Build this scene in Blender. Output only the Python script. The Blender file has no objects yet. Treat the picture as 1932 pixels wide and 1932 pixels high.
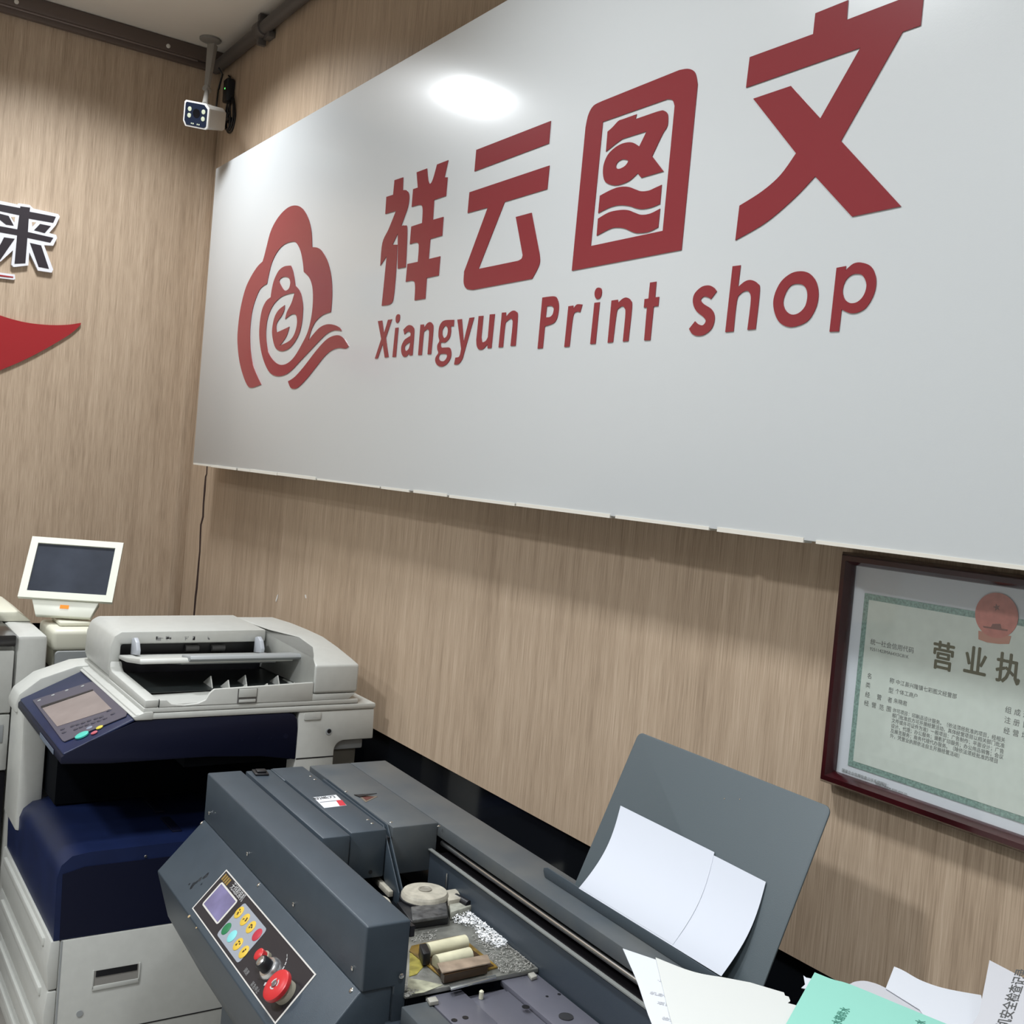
import bpy, bmesh, math, random
from mathutils import Vector, Matrix, Euler
random.seed(7)
S = bpy.context.scene
COL = S.collection
# ---------------------------------------------------------------- camera
CAM = Vector((4.9115, -1.5109, 1.7494)); YAW, PIT, ROL, FOC = -0.98240, -0.0326, 0.0878, 2046.61
fw = Vector((math.sin(YAW)*math.cos(PIT), math.cos(YAW)*math.cos(PIT), math.sin(PIT)))
r0 = Vector((math.cos(YAW), -math.sin(YAW), 0)); u0 = r0.cross(fw)
RT = math.cos(ROL)*r0 + math.sin(ROL)*u0; UP = -math.sin(ROL)*r0 + math.cos(ROL)*u0
cd = bpy.data.cameras.new('camera'); cam = bpy.data.objects.new('camera', cd); COL.objects.link(cam)
cd.sensor_fit = 'HORIZONTAL'; cd.sensor_width = 36; cd.lens = FOC/1932*36; cd.clip_start = .02
m = Matrix((RT, UP, -fw)).transposed().to_4x4(); m.translation = CAM; cam.matrix_world = m
S.camera = cam
# ---------------------------------------------------------------- world, lamps, exposure
w = bpy.data.worlds.new('World'); S.world = w; w.use_nodes = True
w.node_tree.nodes['Background'].inputs[0].default_value = (.75, .82, .9, 1); w.node_tree.nodes['Background'].inputs[1].default_value = .3
def area(name, loc, sx, sy, power, color=(1, .985, .96), rot=(0, 0, 0)):
    l = bpy.data.lights.new(name, 'AREA'); l.shape = 'RECTANGLE'; l.size = sx; l.size_y = sy; l.energy = power; l.color = color; l.spread = math.radians(138)
    o = bpy.data.objects.new(name, l); o.location = loc; o.rotation_euler = rot; COL.objects.link(o); return o
CW = (.93, .97, 1)
area('lamp', (.88, -.76, 3.50), .30, .30, 28, CW)
area('lamp', (3.05, -1.12, 3.50), .24, .24, 22, CW)
area('lamp', (4.7, -1.15, 3.50), .24, .24, 20, CW)
area('lamp', (3.3, -2.75, 3.50), .26, .26, 56, CW)
area('lamp', (.9, -3.4, 3.50), .3, .3, 34, CW)
area('lamp', (6.2, -1.5, 3.50), .4, .4, 10, CW)
area('lamp', (5.4, -4.0, 3.50), .6, .6, 20, CW)
S.view_settings.view_transform = 'Standard'; S.view_settings.look = 'None'
S.view_settings.gamma = 1; S.view_settings.use_curve_mapping = False
S.view_settings.exposure = 0.07
# ---------------------------------------------------------------- where a line of sight meets a plane of the room
def px(u, v, ax, val, M=None):
    d = fw + RT*(u-966)/FOC - UP*(v-966)/FOC; o = CAM
    if M is not None:
        Mi = M.inverted(); o = Mi @ o; d = Mi.to_3x3() @ d
    i = 'xyz'.index(ax); return o + d*((val-o[i])/d[i])
def pxp(u, v, p0, n):
    d = fw + RT*(u-966)/FOC - UP*(v-966)/FOC; p0 = Vector(p0); n = Vector(n)
    return CAM + d*((p0-CAM).dot(n)/d.dot(n))
# ---------------------------------------------------------------- materials
def mat(name, col, rough=.5, metal=0, spec=.5, noise=0, nscale=30, bump=0, bscale=200, coat=0, emit=None, dust=None):
    m = bpy.data.materials.new(name); m.use_nodes = True; n = m.node_tree; b = n.nodes['Principled BSDF']
    b.inputs['Base Color'].default_value = (*col, 1); b.inputs['Roughness'].default_value = rough
    b.inputs['Metallic'].default_value = metal; b.inputs['Specular IOR Level'].default_value = spec
    b.inputs['Coat Weight'].default_value = coat; b.inputs['Coat Roughness'].default_value = .08
    tc = n.nodes.new('ShaderNodeTexCoord')
    if noise:
        t = n.nodes.new('ShaderNodeTexNoise'); t.inputs['Scale'].default_value = nscale; t.inputs['Detail'].default_value = 6
        r = n.nodes.new('ShaderNodeValToRGB'); r.color_ramp.elements[0].position = .3; r.color_ramp.elements[1].position = .7
        c2 = dust if dust else tuple(c*(1+noise) for c in col); c1 = col if dust else tuple(c*(1-noise) for c in col)
        r.color_ramp.elements[0].color = (*c1, 1); r.color_ramp.elements[1].color = (*c2, 1)
        n.links.new(tc.outputs['Object'], t.inputs['Vector']); n.links.new(t.outputs[0], r.inputs[0]); n.links.new(r.outputs[0], b.inputs['Base Color'])
    if bump:
        t = n.nodes.new('ShaderNodeTexNoise'); t.inputs['Scale'].default_value = bscale; bb = n.nodes.new('ShaderNodeBump')
        bb.inputs['Strength'].default_value = bump; bb.inputs['Distance'].default_value = .002
        n.links.new(tc.outputs['Object'], t.inputs['Vector']); n.links.new(t.outputs[0], bb.inputs['Height']); n.links.new(bb.outputs[0], b.inputs['Normal'])
    if emit:
        b.inputs['Emission Color'].default_value = (*emit[:3], 1); b.inputs['Emission Strength'].default_value = emit[3]
    return m
def wood():
    m = bpy.data.materials.new('wood_laminate'); m.use_nodes = True; n = m.node_tree; b = n.nodes['Principled BSDF']; L = n.links.new
    tc = n.nodes.new('ShaderNodeTexCoord')
    def layer(sx, sz, det):
        mp = n.nodes.new('ShaderNodeMapping'); mp.inputs['Scale'].default_value = (sx, sx, sz)
        t = n.nodes.new('ShaderNodeTexNoise'); t.inputs['Scale'].default_value = 1; t.inputs['Detail'].default_value = det; t.inputs['Roughness'].default_value = .6
        L(tc.outputs['Object'], mp.inputs[0]); L(mp.outputs[0], t.inputs['Vector']); return t
    a = layer(420, 9, 3); c = layer(40, 1.4, 3); d = layer(9, .5, 2)
    m1 = n.nodes.new('ShaderNodeMath'); m1.operation = 'MULTIPLY'; m1.inputs[1].default_value = .55; L(a.outputs[0], m1.inputs[0])
    m2 = n.nodes.new('ShaderNodeMath'); m2.operation = 'MULTIPLY_ADD'; m2.inputs[1].default_value = .3; L(c.outputs[0], m2.inputs[0]); L(m1.outputs[0], m2.inputs[2])
    m3 = n.nodes.new('ShaderNodeMath'); m3.operation = 'MULTIPLY_ADD'; m3.inputs[1].default_value = .15; L(d.outputs[0], m3.inputs[0]); L(m2.outputs[0], m3.inputs[2])
    r = n.nodes.new('ShaderNodeValToRGB'); e = r.color_ramp.elements
    e[0].position = .3; e[0].color = (.27, .195, .133, 1); e[1].position = .68; e[1].color = (.63, .50, .375, 1)
    x = e.new(.5); x.color = (.475, .36, .258, 1)
    L(m3.outputs[0], r.inputs[0]); L(r.outputs[0], b.inputs['Base Color']); b.inputs['Roughness'].default_value = .55; b.inputs['Specular IOR Level'].default_value = .3
    return m
WOOD = wood()
CEIL = mat('ceiling_paint', (.70, .655, .59), .9, spec=.2)
PLAIN = mat('plain_wall_paint', (.55, .56, .56), .9)
BLACKTILE = mat('black_gloss_tile', (.006, .007, .009), .08, spec=.5)
FLOORM = mat('floor_tile', (.35, .33, .3), .3, noise=.1, nscale=3)
SIGNW = mat('sign_white_panel', (.66, .685, .695), .36, spec=.35, bump=.03, bscale=420, coat=.6)
SIGNW.node_tree.nodes['Principled BSDF'].inputs['Coat Roughness'].default_value = .16
EDGE = mat('sign_edge', (.55, .52, .47), .6)
REDV = mat('red_vinyl', (.26, .036, .044), .25, spec=.5)
CREAM = mat('cream_plastic', (.50, .505, .475), .42, noise=.03, nscale=40)
CREAMY = mat('yellowed_plastic', (.66, .65, .54), .42)
CREAMD = mat('grey_plastic', (.31, .325, .33), .4)
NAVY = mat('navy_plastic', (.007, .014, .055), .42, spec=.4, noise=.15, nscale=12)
NAVYD = mat('navy_shaded_plastic', (.0025, .004, .018), .5, spec=.3)  # darker copy of the navy, shade of the sides put into its colour
BLK = mat('black_plastic', (.008, .008, .01), .4)
VOID = mat('dark_interior', (.002, .003, .005), .8, spec=.1)
STEEL = mat('steel', (.82, .82, .82), .3, metal=1)
SCREW = mat('screw_metal', (.75, .74, .7), .2, metal=1)
GREY = mat('grey_enamel', (.043, .058, .074), .40, spec=.5, noise=.06, nscale=25, bump=.12, bscale=900)
GREYDUST = mat('dusty_grey_enamel', (.052, .067, .082), .5, noise=1, nscale=7, dust=(.105, .11, .108), bump=.1, bscale=900)
GREYSIDE = mat('dark_grey_enamel', (.040, .052, .067), .42, bump=.1, bscale=900)
# ---------------------------------------------------------------- mesh helpers
class MB:
    def __init__(s): s.bm = bmesh.new(); s.mi = 0
    def poly(s, pts, flip=False):
        vs = [s.bm.verts.new(p) for p in pts]
        f = s.bm.faces.new(vs[::-1] if flip else vs); f.material_index = s.mi; return s
    def hexa(s, a, b):                       # two matching loops -> closed solid
        va = [s.bm.verts.new(p) for p in a]; vb = [s.bm.verts.new(p) for p in b]; n = len(a)
        fs = [s.bm.faces.new(va[::-1]), s.bm.faces.new(vb)]
        for i in range(n): fs.append(s.bm.faces.new((va[i], va[(i+1) % n], vb[(i+1) % n], vb[i])))
        for f in fs: f.material_index = s.mi
        return s
    def box(s, x0, x1, y0, y1, z0, z1, M=None):
        a = [Vector(p) for p in ((x0, y0, z0), (x1, y0, z0), (x1, y1, z0), (x0, y1, z0))]; b = [p+Vector((0, 0, z1-z0)) for p in a]
        if M: a = [M @ p for p in a]; b = [M @ p for p in b]
        return s.hexa(a, b)
    def prism(s, pts, ax, v0, v1, M=None):   # 2D outline swept along an axis
        def P(p, v):
            q = Vector({'x': (v, p[0], p[1]), 'y': (p[0], v, p[1]), 'z': (p[0], p[1], v)}[ax]); return M @ q if M else q
        return s.hexa([P(p, v0) for p in pts], [P(p, v1) for p in pts])
    def cyl(s, a, b, r0, r1=None, n=24, cap=True):
        a = Vector(a); b = Vector(b); r1 = r0 if r1 is None else r1; d = (b-a).normalized(); t = d.orthogonal().normalized(); q = d.cross(t)
        va = [s.bm.verts.new(a+(t*math.cos(i*2*math.pi/n)+q*math.sin(i*2*math.pi/n))*r0) for i in range(n)]
        vb = [s.bm.verts.new(b+(t*math.cos(i*2*math.pi/n)+q*math.sin(i*2*math.pi/n))*r1) for i in range(n)]
        for i in range(n):
            f = s.bm.faces.new((va[i], va[(i+1) % n], vb[(i+1) % n], vb[i])); f.smooth = True; f.material_index = s.mi
        if cap:
            for f in (s.bm.faces.new(va[::-1]), s.bm.faces.new(vb)): f.material_index = s.mi
        return s
    def lathe(s, base, axis, prof, n=28):    # prof: (radius, height) from bottom to top
        base = Vector(base); d = Vector(axis).normalized(); t = d.orthogonal().normalized(); q = d.cross(t); rings = []
        for r, h in prof: rings.append([s.bm.verts.new(base+d*h+(t*math.cos(i*2*math.pi/n)+q*math.sin(i*2*math.pi/n))*max(r, 1e-5)) for i in range(n)])
        for a, b in zip(rings, rings[1:]):
            for i in range(n):
                f = s.bm.faces.new((a[i], a[(i+1) % n], b[(i+1) % n], b[i])); f.smooth = True; f.material_index = s.mi
        for f in (s.bm.faces.new(rings[0][::-1]), s.bm.faces.new(rings[-1])): f.material_index = s.mi
        return s
    def tube(s, pts, r, n=10, closed=False):
        pts = [Vector(p) for p in pts]; N = len(pts); rings = []; t0 = None
        for i, p in enumerate(pts):
            d = (pts[(i+1) % N]-pts[i-1]) if closed else (pts[min(i+1, N-1)]-pts[max(i-1, 0)])
            d.normalize(); t = (t0-d*t0.dot(d)) if t0 else d.orthogonal(); t.normalize(); t0 = t; q = d.cross(t)
            rings.append([s.bm.verts.new(p+(t*math.cos(k*2*math.pi/n)+q*math.sin(k*2*math.pi/n))*r) for k in range(n)])
        for i in range(N if closed else N-1):
            a, b = rings[i], rings[(i+1) % N]
            for k in range(n):
                f = s.bm.faces.new((a[k], a[(k+1) % n], b[(k+1) % n], b[k])); f.smooth = True; f.material_index = s.mi
        if not closed: s.bm.faces.new(rings[0][::-1]); s.bm.faces.new(rings[-1])
        return s
    def sheet(s, grid, th=.0006):            # grid of points -> thin solid sheet
        R, C = len(grid), len(grid[0]); G = [[Vector(p) for p in r] for r in grid]
        n = (G[0][-1]-G[0][0]).cross(G[-1][0]-G[0][0]).normalized()*th
        T = [[s.bm.verts.new(p) for p in r] for r in G]; B = [[s.bm.verts.new(p-n) for p in r] for r in G]
        for i in range(R-1):
            for j in range(C-1):
                for V, fl in ((T, 0), (B, 1)):
                    q = (V[i][j], V[i][j+1], V[i+1][j+1], V[i+1][j]); f = s.bm.faces.new(q[::-1] if fl else q); f.smooth = True
        for i in range(R-1):
            s.bm.faces.new((T[i][0], T[i+1][0], B[i+1][0], B[i][0])); s.bm.faces.new((T[i][-1], B[i][-1], B[i+1][-1], T[i+1][-1]))
        for j in range(C-1):
            s.bm.faces.new((T[0][j], B[0][j], B[0][j+1], T[0][j+1])); s.bm.faces.new((T[-1][j], T[-1][j+1], B[-1][j+1], B[-1][j]))
        return s
WM = {}                                      # world matrix of every object built so far
def obj(name, mb, mats, parent=None, bevel=0, seg=2, local=False, label=None, smooth=False):
    bm = mb.bm if isinstance(mb, MB) else mb
    bmesh.ops.recalc_face_normals(bm, faces=bm.faces)
    if bevel:
        es = [e for e in bm.edges if len(e.link_faces) == 2 and e.calc_face_angle(0) > .5]
        bmesh.ops.bevel(bm, geom=es, offset=bevel, segments=seg, profile=.5, affect='EDGES', clamp_overlap=True)
        for f in bm.faces: f.smooth = True
    P = WM.get(parent.name, Matrix()) if parent else Matrix()
    me = bpy.data.meshes.new(name)
    if parent:
        o_m = P
        if not local: bm.transform(P.inverted())
    else:
        c = Vector((0, 0, 0)); n = len(bm.verts)
        for v in bm.verts: c += v.co
        c /= n; c.z = min(v.co.z for v in bm.verts); o_m = Matrix.Translation(c); bm.transform(o_m.inverted())
    bm.to_mesh(me); bm.free()
    for k in (mats if isinstance(mats, (list, tuple)) else [mats]): me.materials.append(k)
    if True:
        try: me.set_sharp_from_angle(angle=math.radians(38))
        except Exception: pass
    o = bpy.data.objects.new(name, me); COL.objects.link(o)
    if parent: o.parent = parent
    else: o.matrix_world = o_m
    WM[o.name] = o_m
    if label: o['label'] = label
    return o
def tag(o, label, cat, group=None):
    o['label'] = label; o['category'] = cat
    if group: o['group'] = group
    return o
def thing(name, label, cat, loc, rotz=0, group=None):
    o = bpy.data.objects.new(name, None); o.empty_display_size = .05; COL.objects.link(o); o.location = loc; o.rotation_euler = (0, 0, rotz)
    WM[o.name] = Matrix.Translation(loc) @ Matrix.Rotation(rotz, 4, 'Z'); return tag(o, label, cat, group)
def struct(name, mb, m, bevel=0):
    o = obj(name, mb, m, bevel=bevel); o['kind'] = 'structure'; return o
# ---- outlines: "x,y" corner, "x,ys" on a smooth run; returns a dense closed outline
def outline(txt, ox=0, oy=0, sc=1, smooth=False, n=5):
    P = []
    for t in txt.split():
        s = smooth
        if t[-1] == 's': s = True; t = t[:-1]
        elif t[-1] == 'c': s = False; t = t[:-1]
        x, y = t.split(','); P.append((float(x)/sc+ox, float(y)/sc+oy, s))
    N = len(P); out = []
    for i in range(N):
        p0, p1, p2, p3 = P[i-1], P[i], P[(i+1) % N], P[(i+2) % N]
        if not p1[2] and not p2[2]: out.append(p1[:2]); continue
        a = Vector(p0[:2]) if p1[2] else Vector(p1[:2]); b = Vector(p1[:2]); c = Vector(p2[:2]); d = Vector(p3[:2]) if p2[2] else Vector(p2[:2])
        for k in range(n):
            t = k/n; out.append(tuple(.5*((2*b)+(c-a)*t+(2*a-5*b+4*c-d)*t*t+(3*b-a-3*c+d)*t**3)))
    return out
def fill(loops, th):                          # flat filled outline (holes by even-odd), extruded; local x,y
    cu = bpy.data.curves.new('c', 'CURVE'); cu.dimensions = '2D'; cu.fill_mode = 'BOTH'; cu.extrude = th/2
    for L in loops:
        sp = cu.splines.new('POLY'); sp.points.add(len(L)-1)
        for i, p in enumerate(L): sp.points[i].co = (p[0], p[1], 0, 1)
        sp.use_cyclic_u = True
    o = bpy.data.objects.new('c', cu); COL.objects.link(o); bpy.context.view_layer.update()
    me = bpy.data.meshes.new_from_object(o.evaluated_get(bpy.context.evaluated_depsgraph_get()))
    bm = bmesh.new(); bm.from_mesh(me); bpy.data.objects.remove(o); bpy.data.curves.remove(cu); bpy.data.meshes.remove(me)
    return bm
def wallshape(loops_px, ax, val, th, M=None):  # traced outlines laid on a wall plane, standing th off it
    L = []
    for lp in loops_px:
        q = [px(u, v, ax, val, M) for u, v in lp]
        L.append([(p.x, p.z) if ax == 'y' else (p.y, p.z) for p in q])
    bm = fill(L, th)
    for v in bm.verts:
        x, y, z = v.co
        v.co = (x, val-z, y) if ax == 'y' else (val+z, x, y)
    return bm
def text(s, size, M, th=.0004, align='CENTER', sx=1, shear=0, bold=0):
    cu = bpy.data.curves.new('t', 'FONT'); cu.body = s; cu.size = size; cu.extrude = th; cu.align_x = align; cu.align_y = 'CENTER'; cu.resolution_u = 2; cu.offset = 0; cu.shear = shear
    o = bpy.data.objects.new('t', cu); COL.objects.link(o); bpy.context.view_layer.update()
    me = bpy.data.meshes.new_from_object(o.evaluated_get(bpy.context.evaluated_depsgraph_get()))
    bm = bmesh.new(); bm.from_mesh(me); bpy.data.objects.remove(o); bpy.data.curves.remove(cu); bpy.data.meshes.remove(me)
    if bold:
        parts = []
        for k, (dx, dy) in enumerate(((0, 0), (bold, 0), (-bold, 0), (0, bold*.6), (0, -bold*.6))):
            c = bm.copy(); c.transform(Matrix.Translation((dx, dy, th*.1*k))); parts.append(c)
        bm.free(); bm = join(parts)
    bm.transform(M @ Matrix.Diagonal((sx, 1, 1, 1))); return bm
def join(bms):
    out = bmesh.new()
    for b in bms:
        me = bpy.data.meshes.new('j'); b.to_mesh(me); b.free(); out.from_mesh(me); bpy.data.meshes.remove(me)
    return out
def frame_m(o, xd, yd):                       # matrix with given origin, x dir, y dir
    xd = Vector(xd).normalized(); zd = xd.cross(Vector(yd)).normalized(); y = zd.cross(xd)
    m = Matrix((xd, y, zd)).transposed().to_4x4(); m.translation = Vector(o); return m
def rrect(x0, x1, y0, y1, r, n=4):
    o = []
    for cx, cy, a in ((x1-r, y1-r, 0), (x0+r, y1-r, 90), (x0+r, y0+r, 180), (x1-r, y0+r, 270)):
        for k in range(n+1):
            t = math.radians(a+90*k/n); o.append((cx+r*math.cos(t), cy+r*math.sin(t)))
    return o
# ================================================================ ROOM
ZB, ZC, RX, RY = .952, 3.512, 7.0, -5.2
struct('wall_back', MB().box(-.1, RX, 0, .1, ZB, ZC), WOOD)
struct('trim_1', MB().box(-.1, RX, .012, .1, 0, ZB-.0002), BLACKTILE)
struct('wall_left', MB().box(-.1, 0, RY, 0, ZB, ZC), WOOD)
struct('trim_2', MB().box(-.1, -.012, RY, .011, 0, ZB-.0002), BLACKTILE)
struct('ceiling', MB().box(-.1, RX, RY, .1, ZC, ZC+.1), CEIL)
struct('floor', MB().box(-.1, RX, RY, .1, -.1, 0), FLOORM)
struct('wall_right', MB().box(RX, RX+.1, RY, .1, 0, ZC), PLAIN)
struct('wall_front', MB().box(-.1, RX, RY-.1, RY, 0, ZC), PLAIN)
# dark ragged gap where the corner batten has come away from the back wall panel
CRACK = mat('gap_shadow', (.03, .012, .009), .9)
ce = [(391, 872), (390, 894), (388, 899), (386, 925), (384, 950), (383, 975), (379, 990), (378, 1010), (377, 1040), (375, 1060), (373, 1085), (371, 1110), (369, 1125), (367, 1150), (365, 1172)]
wd = [.7, .7, 1.1, 1.5, 1.2, 1.3, 1.2, 1.2, 1.0, 1.2, 1.3, 1.6, 1.5, 1.3, 1.2]
lp = [(u-w_, v) for (u, v), w_ in zip(ce, wd)]+[(u+w_, v) for (u, v), w_ in list(zip(ce, wd))[::-1]]
struct('trim_3', wallshape([lp], 'y', -.001, .002), CRACK)
struct('trim_6', wallshape([[(521, 1136), (520, 1133), (523, 1123), (525, 1121), (524, 1128)], [(575, 1122), (577, 1122), (578, 1129), (576, 1128)]], 'y', -.0008, .001), mat('pale_scratch', (.75, .72, .68), .6))
# corner batten of the left wall
struct('trim_4', MB().box(0, .0035, -.055, 0, ZB+.001, ZC-.07), WOOD, bevel=.0015)
TRUNK = mat('brown_trunking', (.115, .085, .072), .45); PIPEM = mat('grey_pipe', (.085, .075, .07), .5)
struct('trim_5', MB().box(.0005, .045, -2.4, -.001, 3.452, ZC-.0005), TRUNK, bevel=.006)
t = thing('cable_trunking', 'brown cable trunking under the ceiling along the left wall', 'trunking', (.02, -1.2, 3.42))
mb = MB().box(.0005, .028, -2.4, -.03, 3.425, 3.4515); obj('channel', mb, TRUNK, t, bevel=.004)
mb = MB().box(.028, .034, -2.4, -.12, 3.4455, 3.4515); obj('lid_lip', mb, mat('trunk_lip', (.25, .2, .18), .4), t, bevel=.001)
for y in (-.255, -.86): obj('screw', MB().lathe((.046, y, 3.47), (1, 0, 0), [(.009, 0), (.009, .003), (.004, .006)], 14), mat('white_plug', (.7, .66, .6), .4), t)
t = thing('conduit_pipe', 'grey conduit pipe running along the corner of ceiling and back wall', 'pipe', (1.5, -.03, 3.44))
obj('pipe', MB().tube([(.01, -.032, 3.446), (.4, -.032, 3.448), (1.4, -.032, 3.455), (4.6, -.032, 3.46)], .026, 14), PIPEM, t)
mb = MB().cyl((.55, -.032, 3.45), (.62, -.032, 3.45), .034); mb.box(.575, .6, -.05, -.002, 3.465, 3.508); mb.box(.565, .585, -.045, -.01, 3.39, 3.44); mb.box(.6, .66, -.03, -.001, 3.405, 3.43)
obj('clamp', mb, PIPEM, t, bevel=.003)
# ================================================================ SIGN
SY = -.12
t = thing('shop_sign', 'large white shop sign panel with red logo, Chinese characters and Xiangyun Print shop lettering', 'sign', (2.9, 0, 1.687))
ST, SB = 1.2195+1.687, 1.687
obj('panel', MB().box(.412, 5.4, SY, SY+.022, SB, ST), SIGNW, t, bevel=.0012)
obj('backing_frame', MB().box(.47, 5.34, SY+.0225, -.0005, SB+.035, ST-.04), EDGE, t, bevel=.002)
mb = MB(); x = .42
while x < 5.3:                                # frayed strip of tape along the bottom edge
    d = random.uniform(.12, .45); h = random.uniform(.0015, .006); k = random.uniform(-.002, .002)
    mb.box(x, min(x+d, 5.38), SY-.0012, SY+.02, SB-.004+k*.5, SB+h); x += d+random.uniform(0, .03)
obj('edge_tape', mb, mat('edge_tape', (.72, .69, .62), .5), t)
def sg(name, loops, label=None): return obj(name, wallshape(loops, 'y', SY-.0009, .0016), REDV, t, label=label)
A = (400, 350, 4.6)
o_ = outline
sg('logo', [o_("428,1728c 340,1755 300,1720 262,1620 235,1500 222,1350 228,1220 250,1060 290,900 340,790 395,705 440,660c 455,610 475,530 510,400 560,300 620,225 680,182 740,175 790,205 830,270 855,350 866,430 870,535c 915,540 955,570 1000,650 1030,760 1042,880 1040,1000 1032,1098c 960,1125 900,1180 860,1260 838,1345c 890,1280 940,1230 1000,1205 1060,1210 1110,1235 1125,1262c 1060,1258 1000,1285 940,1340 850,1435 760,1530 700,1595 640,1640 570,1655 510,1630 465,1560 430,1450 412,1320 415,1200 435,1080 470,1005 510,970c 520,900 540,820 580,740 630,702 685,695c 700,730 715,800 725,870c 765,920 785,1000 790,1070 780,1190 755,1290 710,1370 660,1420 600,1437 550,1405 525,1310 525,1230 545,1140 580,1080 632,1038c 628,1080 605,1130 570,1180 558,1220 562,1276c 620,1250 672,1225c 645,1310 588,1390c 670,1350 715,1290 738,1200 730,1125 690,1120 635,1160c 650,1100 690,1020 718,930c 650,945 590,975 530,1040 490,1130 472,1230 472,1350 495,1460 545,1530 600,1557 660,1540 720,1480 790,1360 835,1260 865,1130 877,1000 872,880 845,800 797,748c 790,670 770,570 735,500 700,487 630,510 570,570 520,670 490,790 478,852c 425,890 385,970 350,1090 332,1250 335,1430 360,1570 395,1660", *A, True),
            o_("585,825 620,793 665,800 680,840 670,890 640,913 612,890", *A, True)], 'red swirling peak logo')
sg('logo', [o_("660,1700c 720,1660 800,1570 900,1440 980,1350 1040,1310 1100,1300 1145,1330 1188,1395c 1160,1415 1100,1410 1040,1430 980,1480 900,1580 820,1680 750,1750 710,1765 680,1750", *A, True)], 'lower wave stroke of the red logo')
B = (680, 200, 3.714)
sg('character', [o_("240,520 300,500 297,590 325,592s 342,625s 335,700s 310,775s 285,842 312,838s 328,868s 318,1130 262,1140 263,893 225,972 258,972 252,1120s 235,1320s 215,1385s 150,1400 185,1052 140,1120 155,960s 200,860s 250,735 175,757 183,637 230,622", *B)])
sg('character', [o_("395,465 467,438 475,520s 490,545s 510,510s 538,410 616,380 590,500 611,500 600,630 517,658 508,798 582,777 573,908 490,932 478,1073 560,1053 549,1187 465,1205 455,1350 380,1362 384,1260s 370,1225s 318,1232 330,1107 403,1092 410,980s 395,957s 347,968 357,845 433,820 437,720s 420,693s 360,707 370,583 403,572", *B)])
sg('character', [o_("813,308 1335,105 1322,262 800,458", *B)])
sg('character', [o_("765,605 1326,417 1310,582 1012,672 828,1142 1105,1085 1130,1070s 1138,1045 1090,778 1200,748 1256,1040 1255,1110s 1205,1210 790,1288 745,1280s 725,1240s 728,1160 780,1020s 893,712 752,750", *B)])
D5 = (1050, 0, 2.576); D7 = (1110, 180, 7.156)
sg('character', [o_("75,1316 142,620 155,560s 180,515s 222,492 600,340 645,335s 675,355s 686,410 608,1215", *D5), o_("226,592 540,482 565,487s 575,515 517,1122 167,1196", *D5)])
sg('character', [o_("262,490 330,430s 410,345s 480,318s 655,255 638,320 700,300s 960,212s 1030,210s 1075,260s 1075,380s 1050,450s 1000,530s 862,822 1018,1025 718,1112 668,1052 560,1150s 430,1205s 330,1212s 235,1170s 203,1080s 205,960s 240,850s 300,760s 400,680s 500,640s 600,638s 690,690 790,485 520,570s 430,610s 240,760", *D7), o_("375,950 400,900 460,865 520,870 540,890 500,950 430,990 385,985", *D7, True)])
sg('character', [o_("158,1355 300,1280s 420,1238s 540,1235s 640,1270s 720,1295s 820,1285s 900,1250s 992,1208 970,1465 860,1510s 740,1535s 650,1525s 560,1495s 430,1483s 300,1510s 135,1590", *D7)])
sg('character', [o_("132,1665 280,1580s 430,1548s 540,1550s 620,1580s 720,1612s 840,1595s 970,1530 945,1780 820,1840s 680,1860s 600,1845s 500,1800s 400,1785s 300,1800s 115,1895", *D7)])
sg('character', [o_("940,278 1248,166 1259,65 1418,1 1411,97 1787,-47 1770,124 1683,155 1383,685 1675,1003 1437,1053 1258,857 1160,960s 1020,1080s 870,1168 890,1000 1000,930s 1090,850s 1165,745 957,480 1140,418 1283,576 1478,232 922,426", *D5)])
G = (700, 560, 12.075); H = (840, 560, 12.075); I = (1000, 520, 7.431); J = (1290, 470, 5.084)
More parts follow.
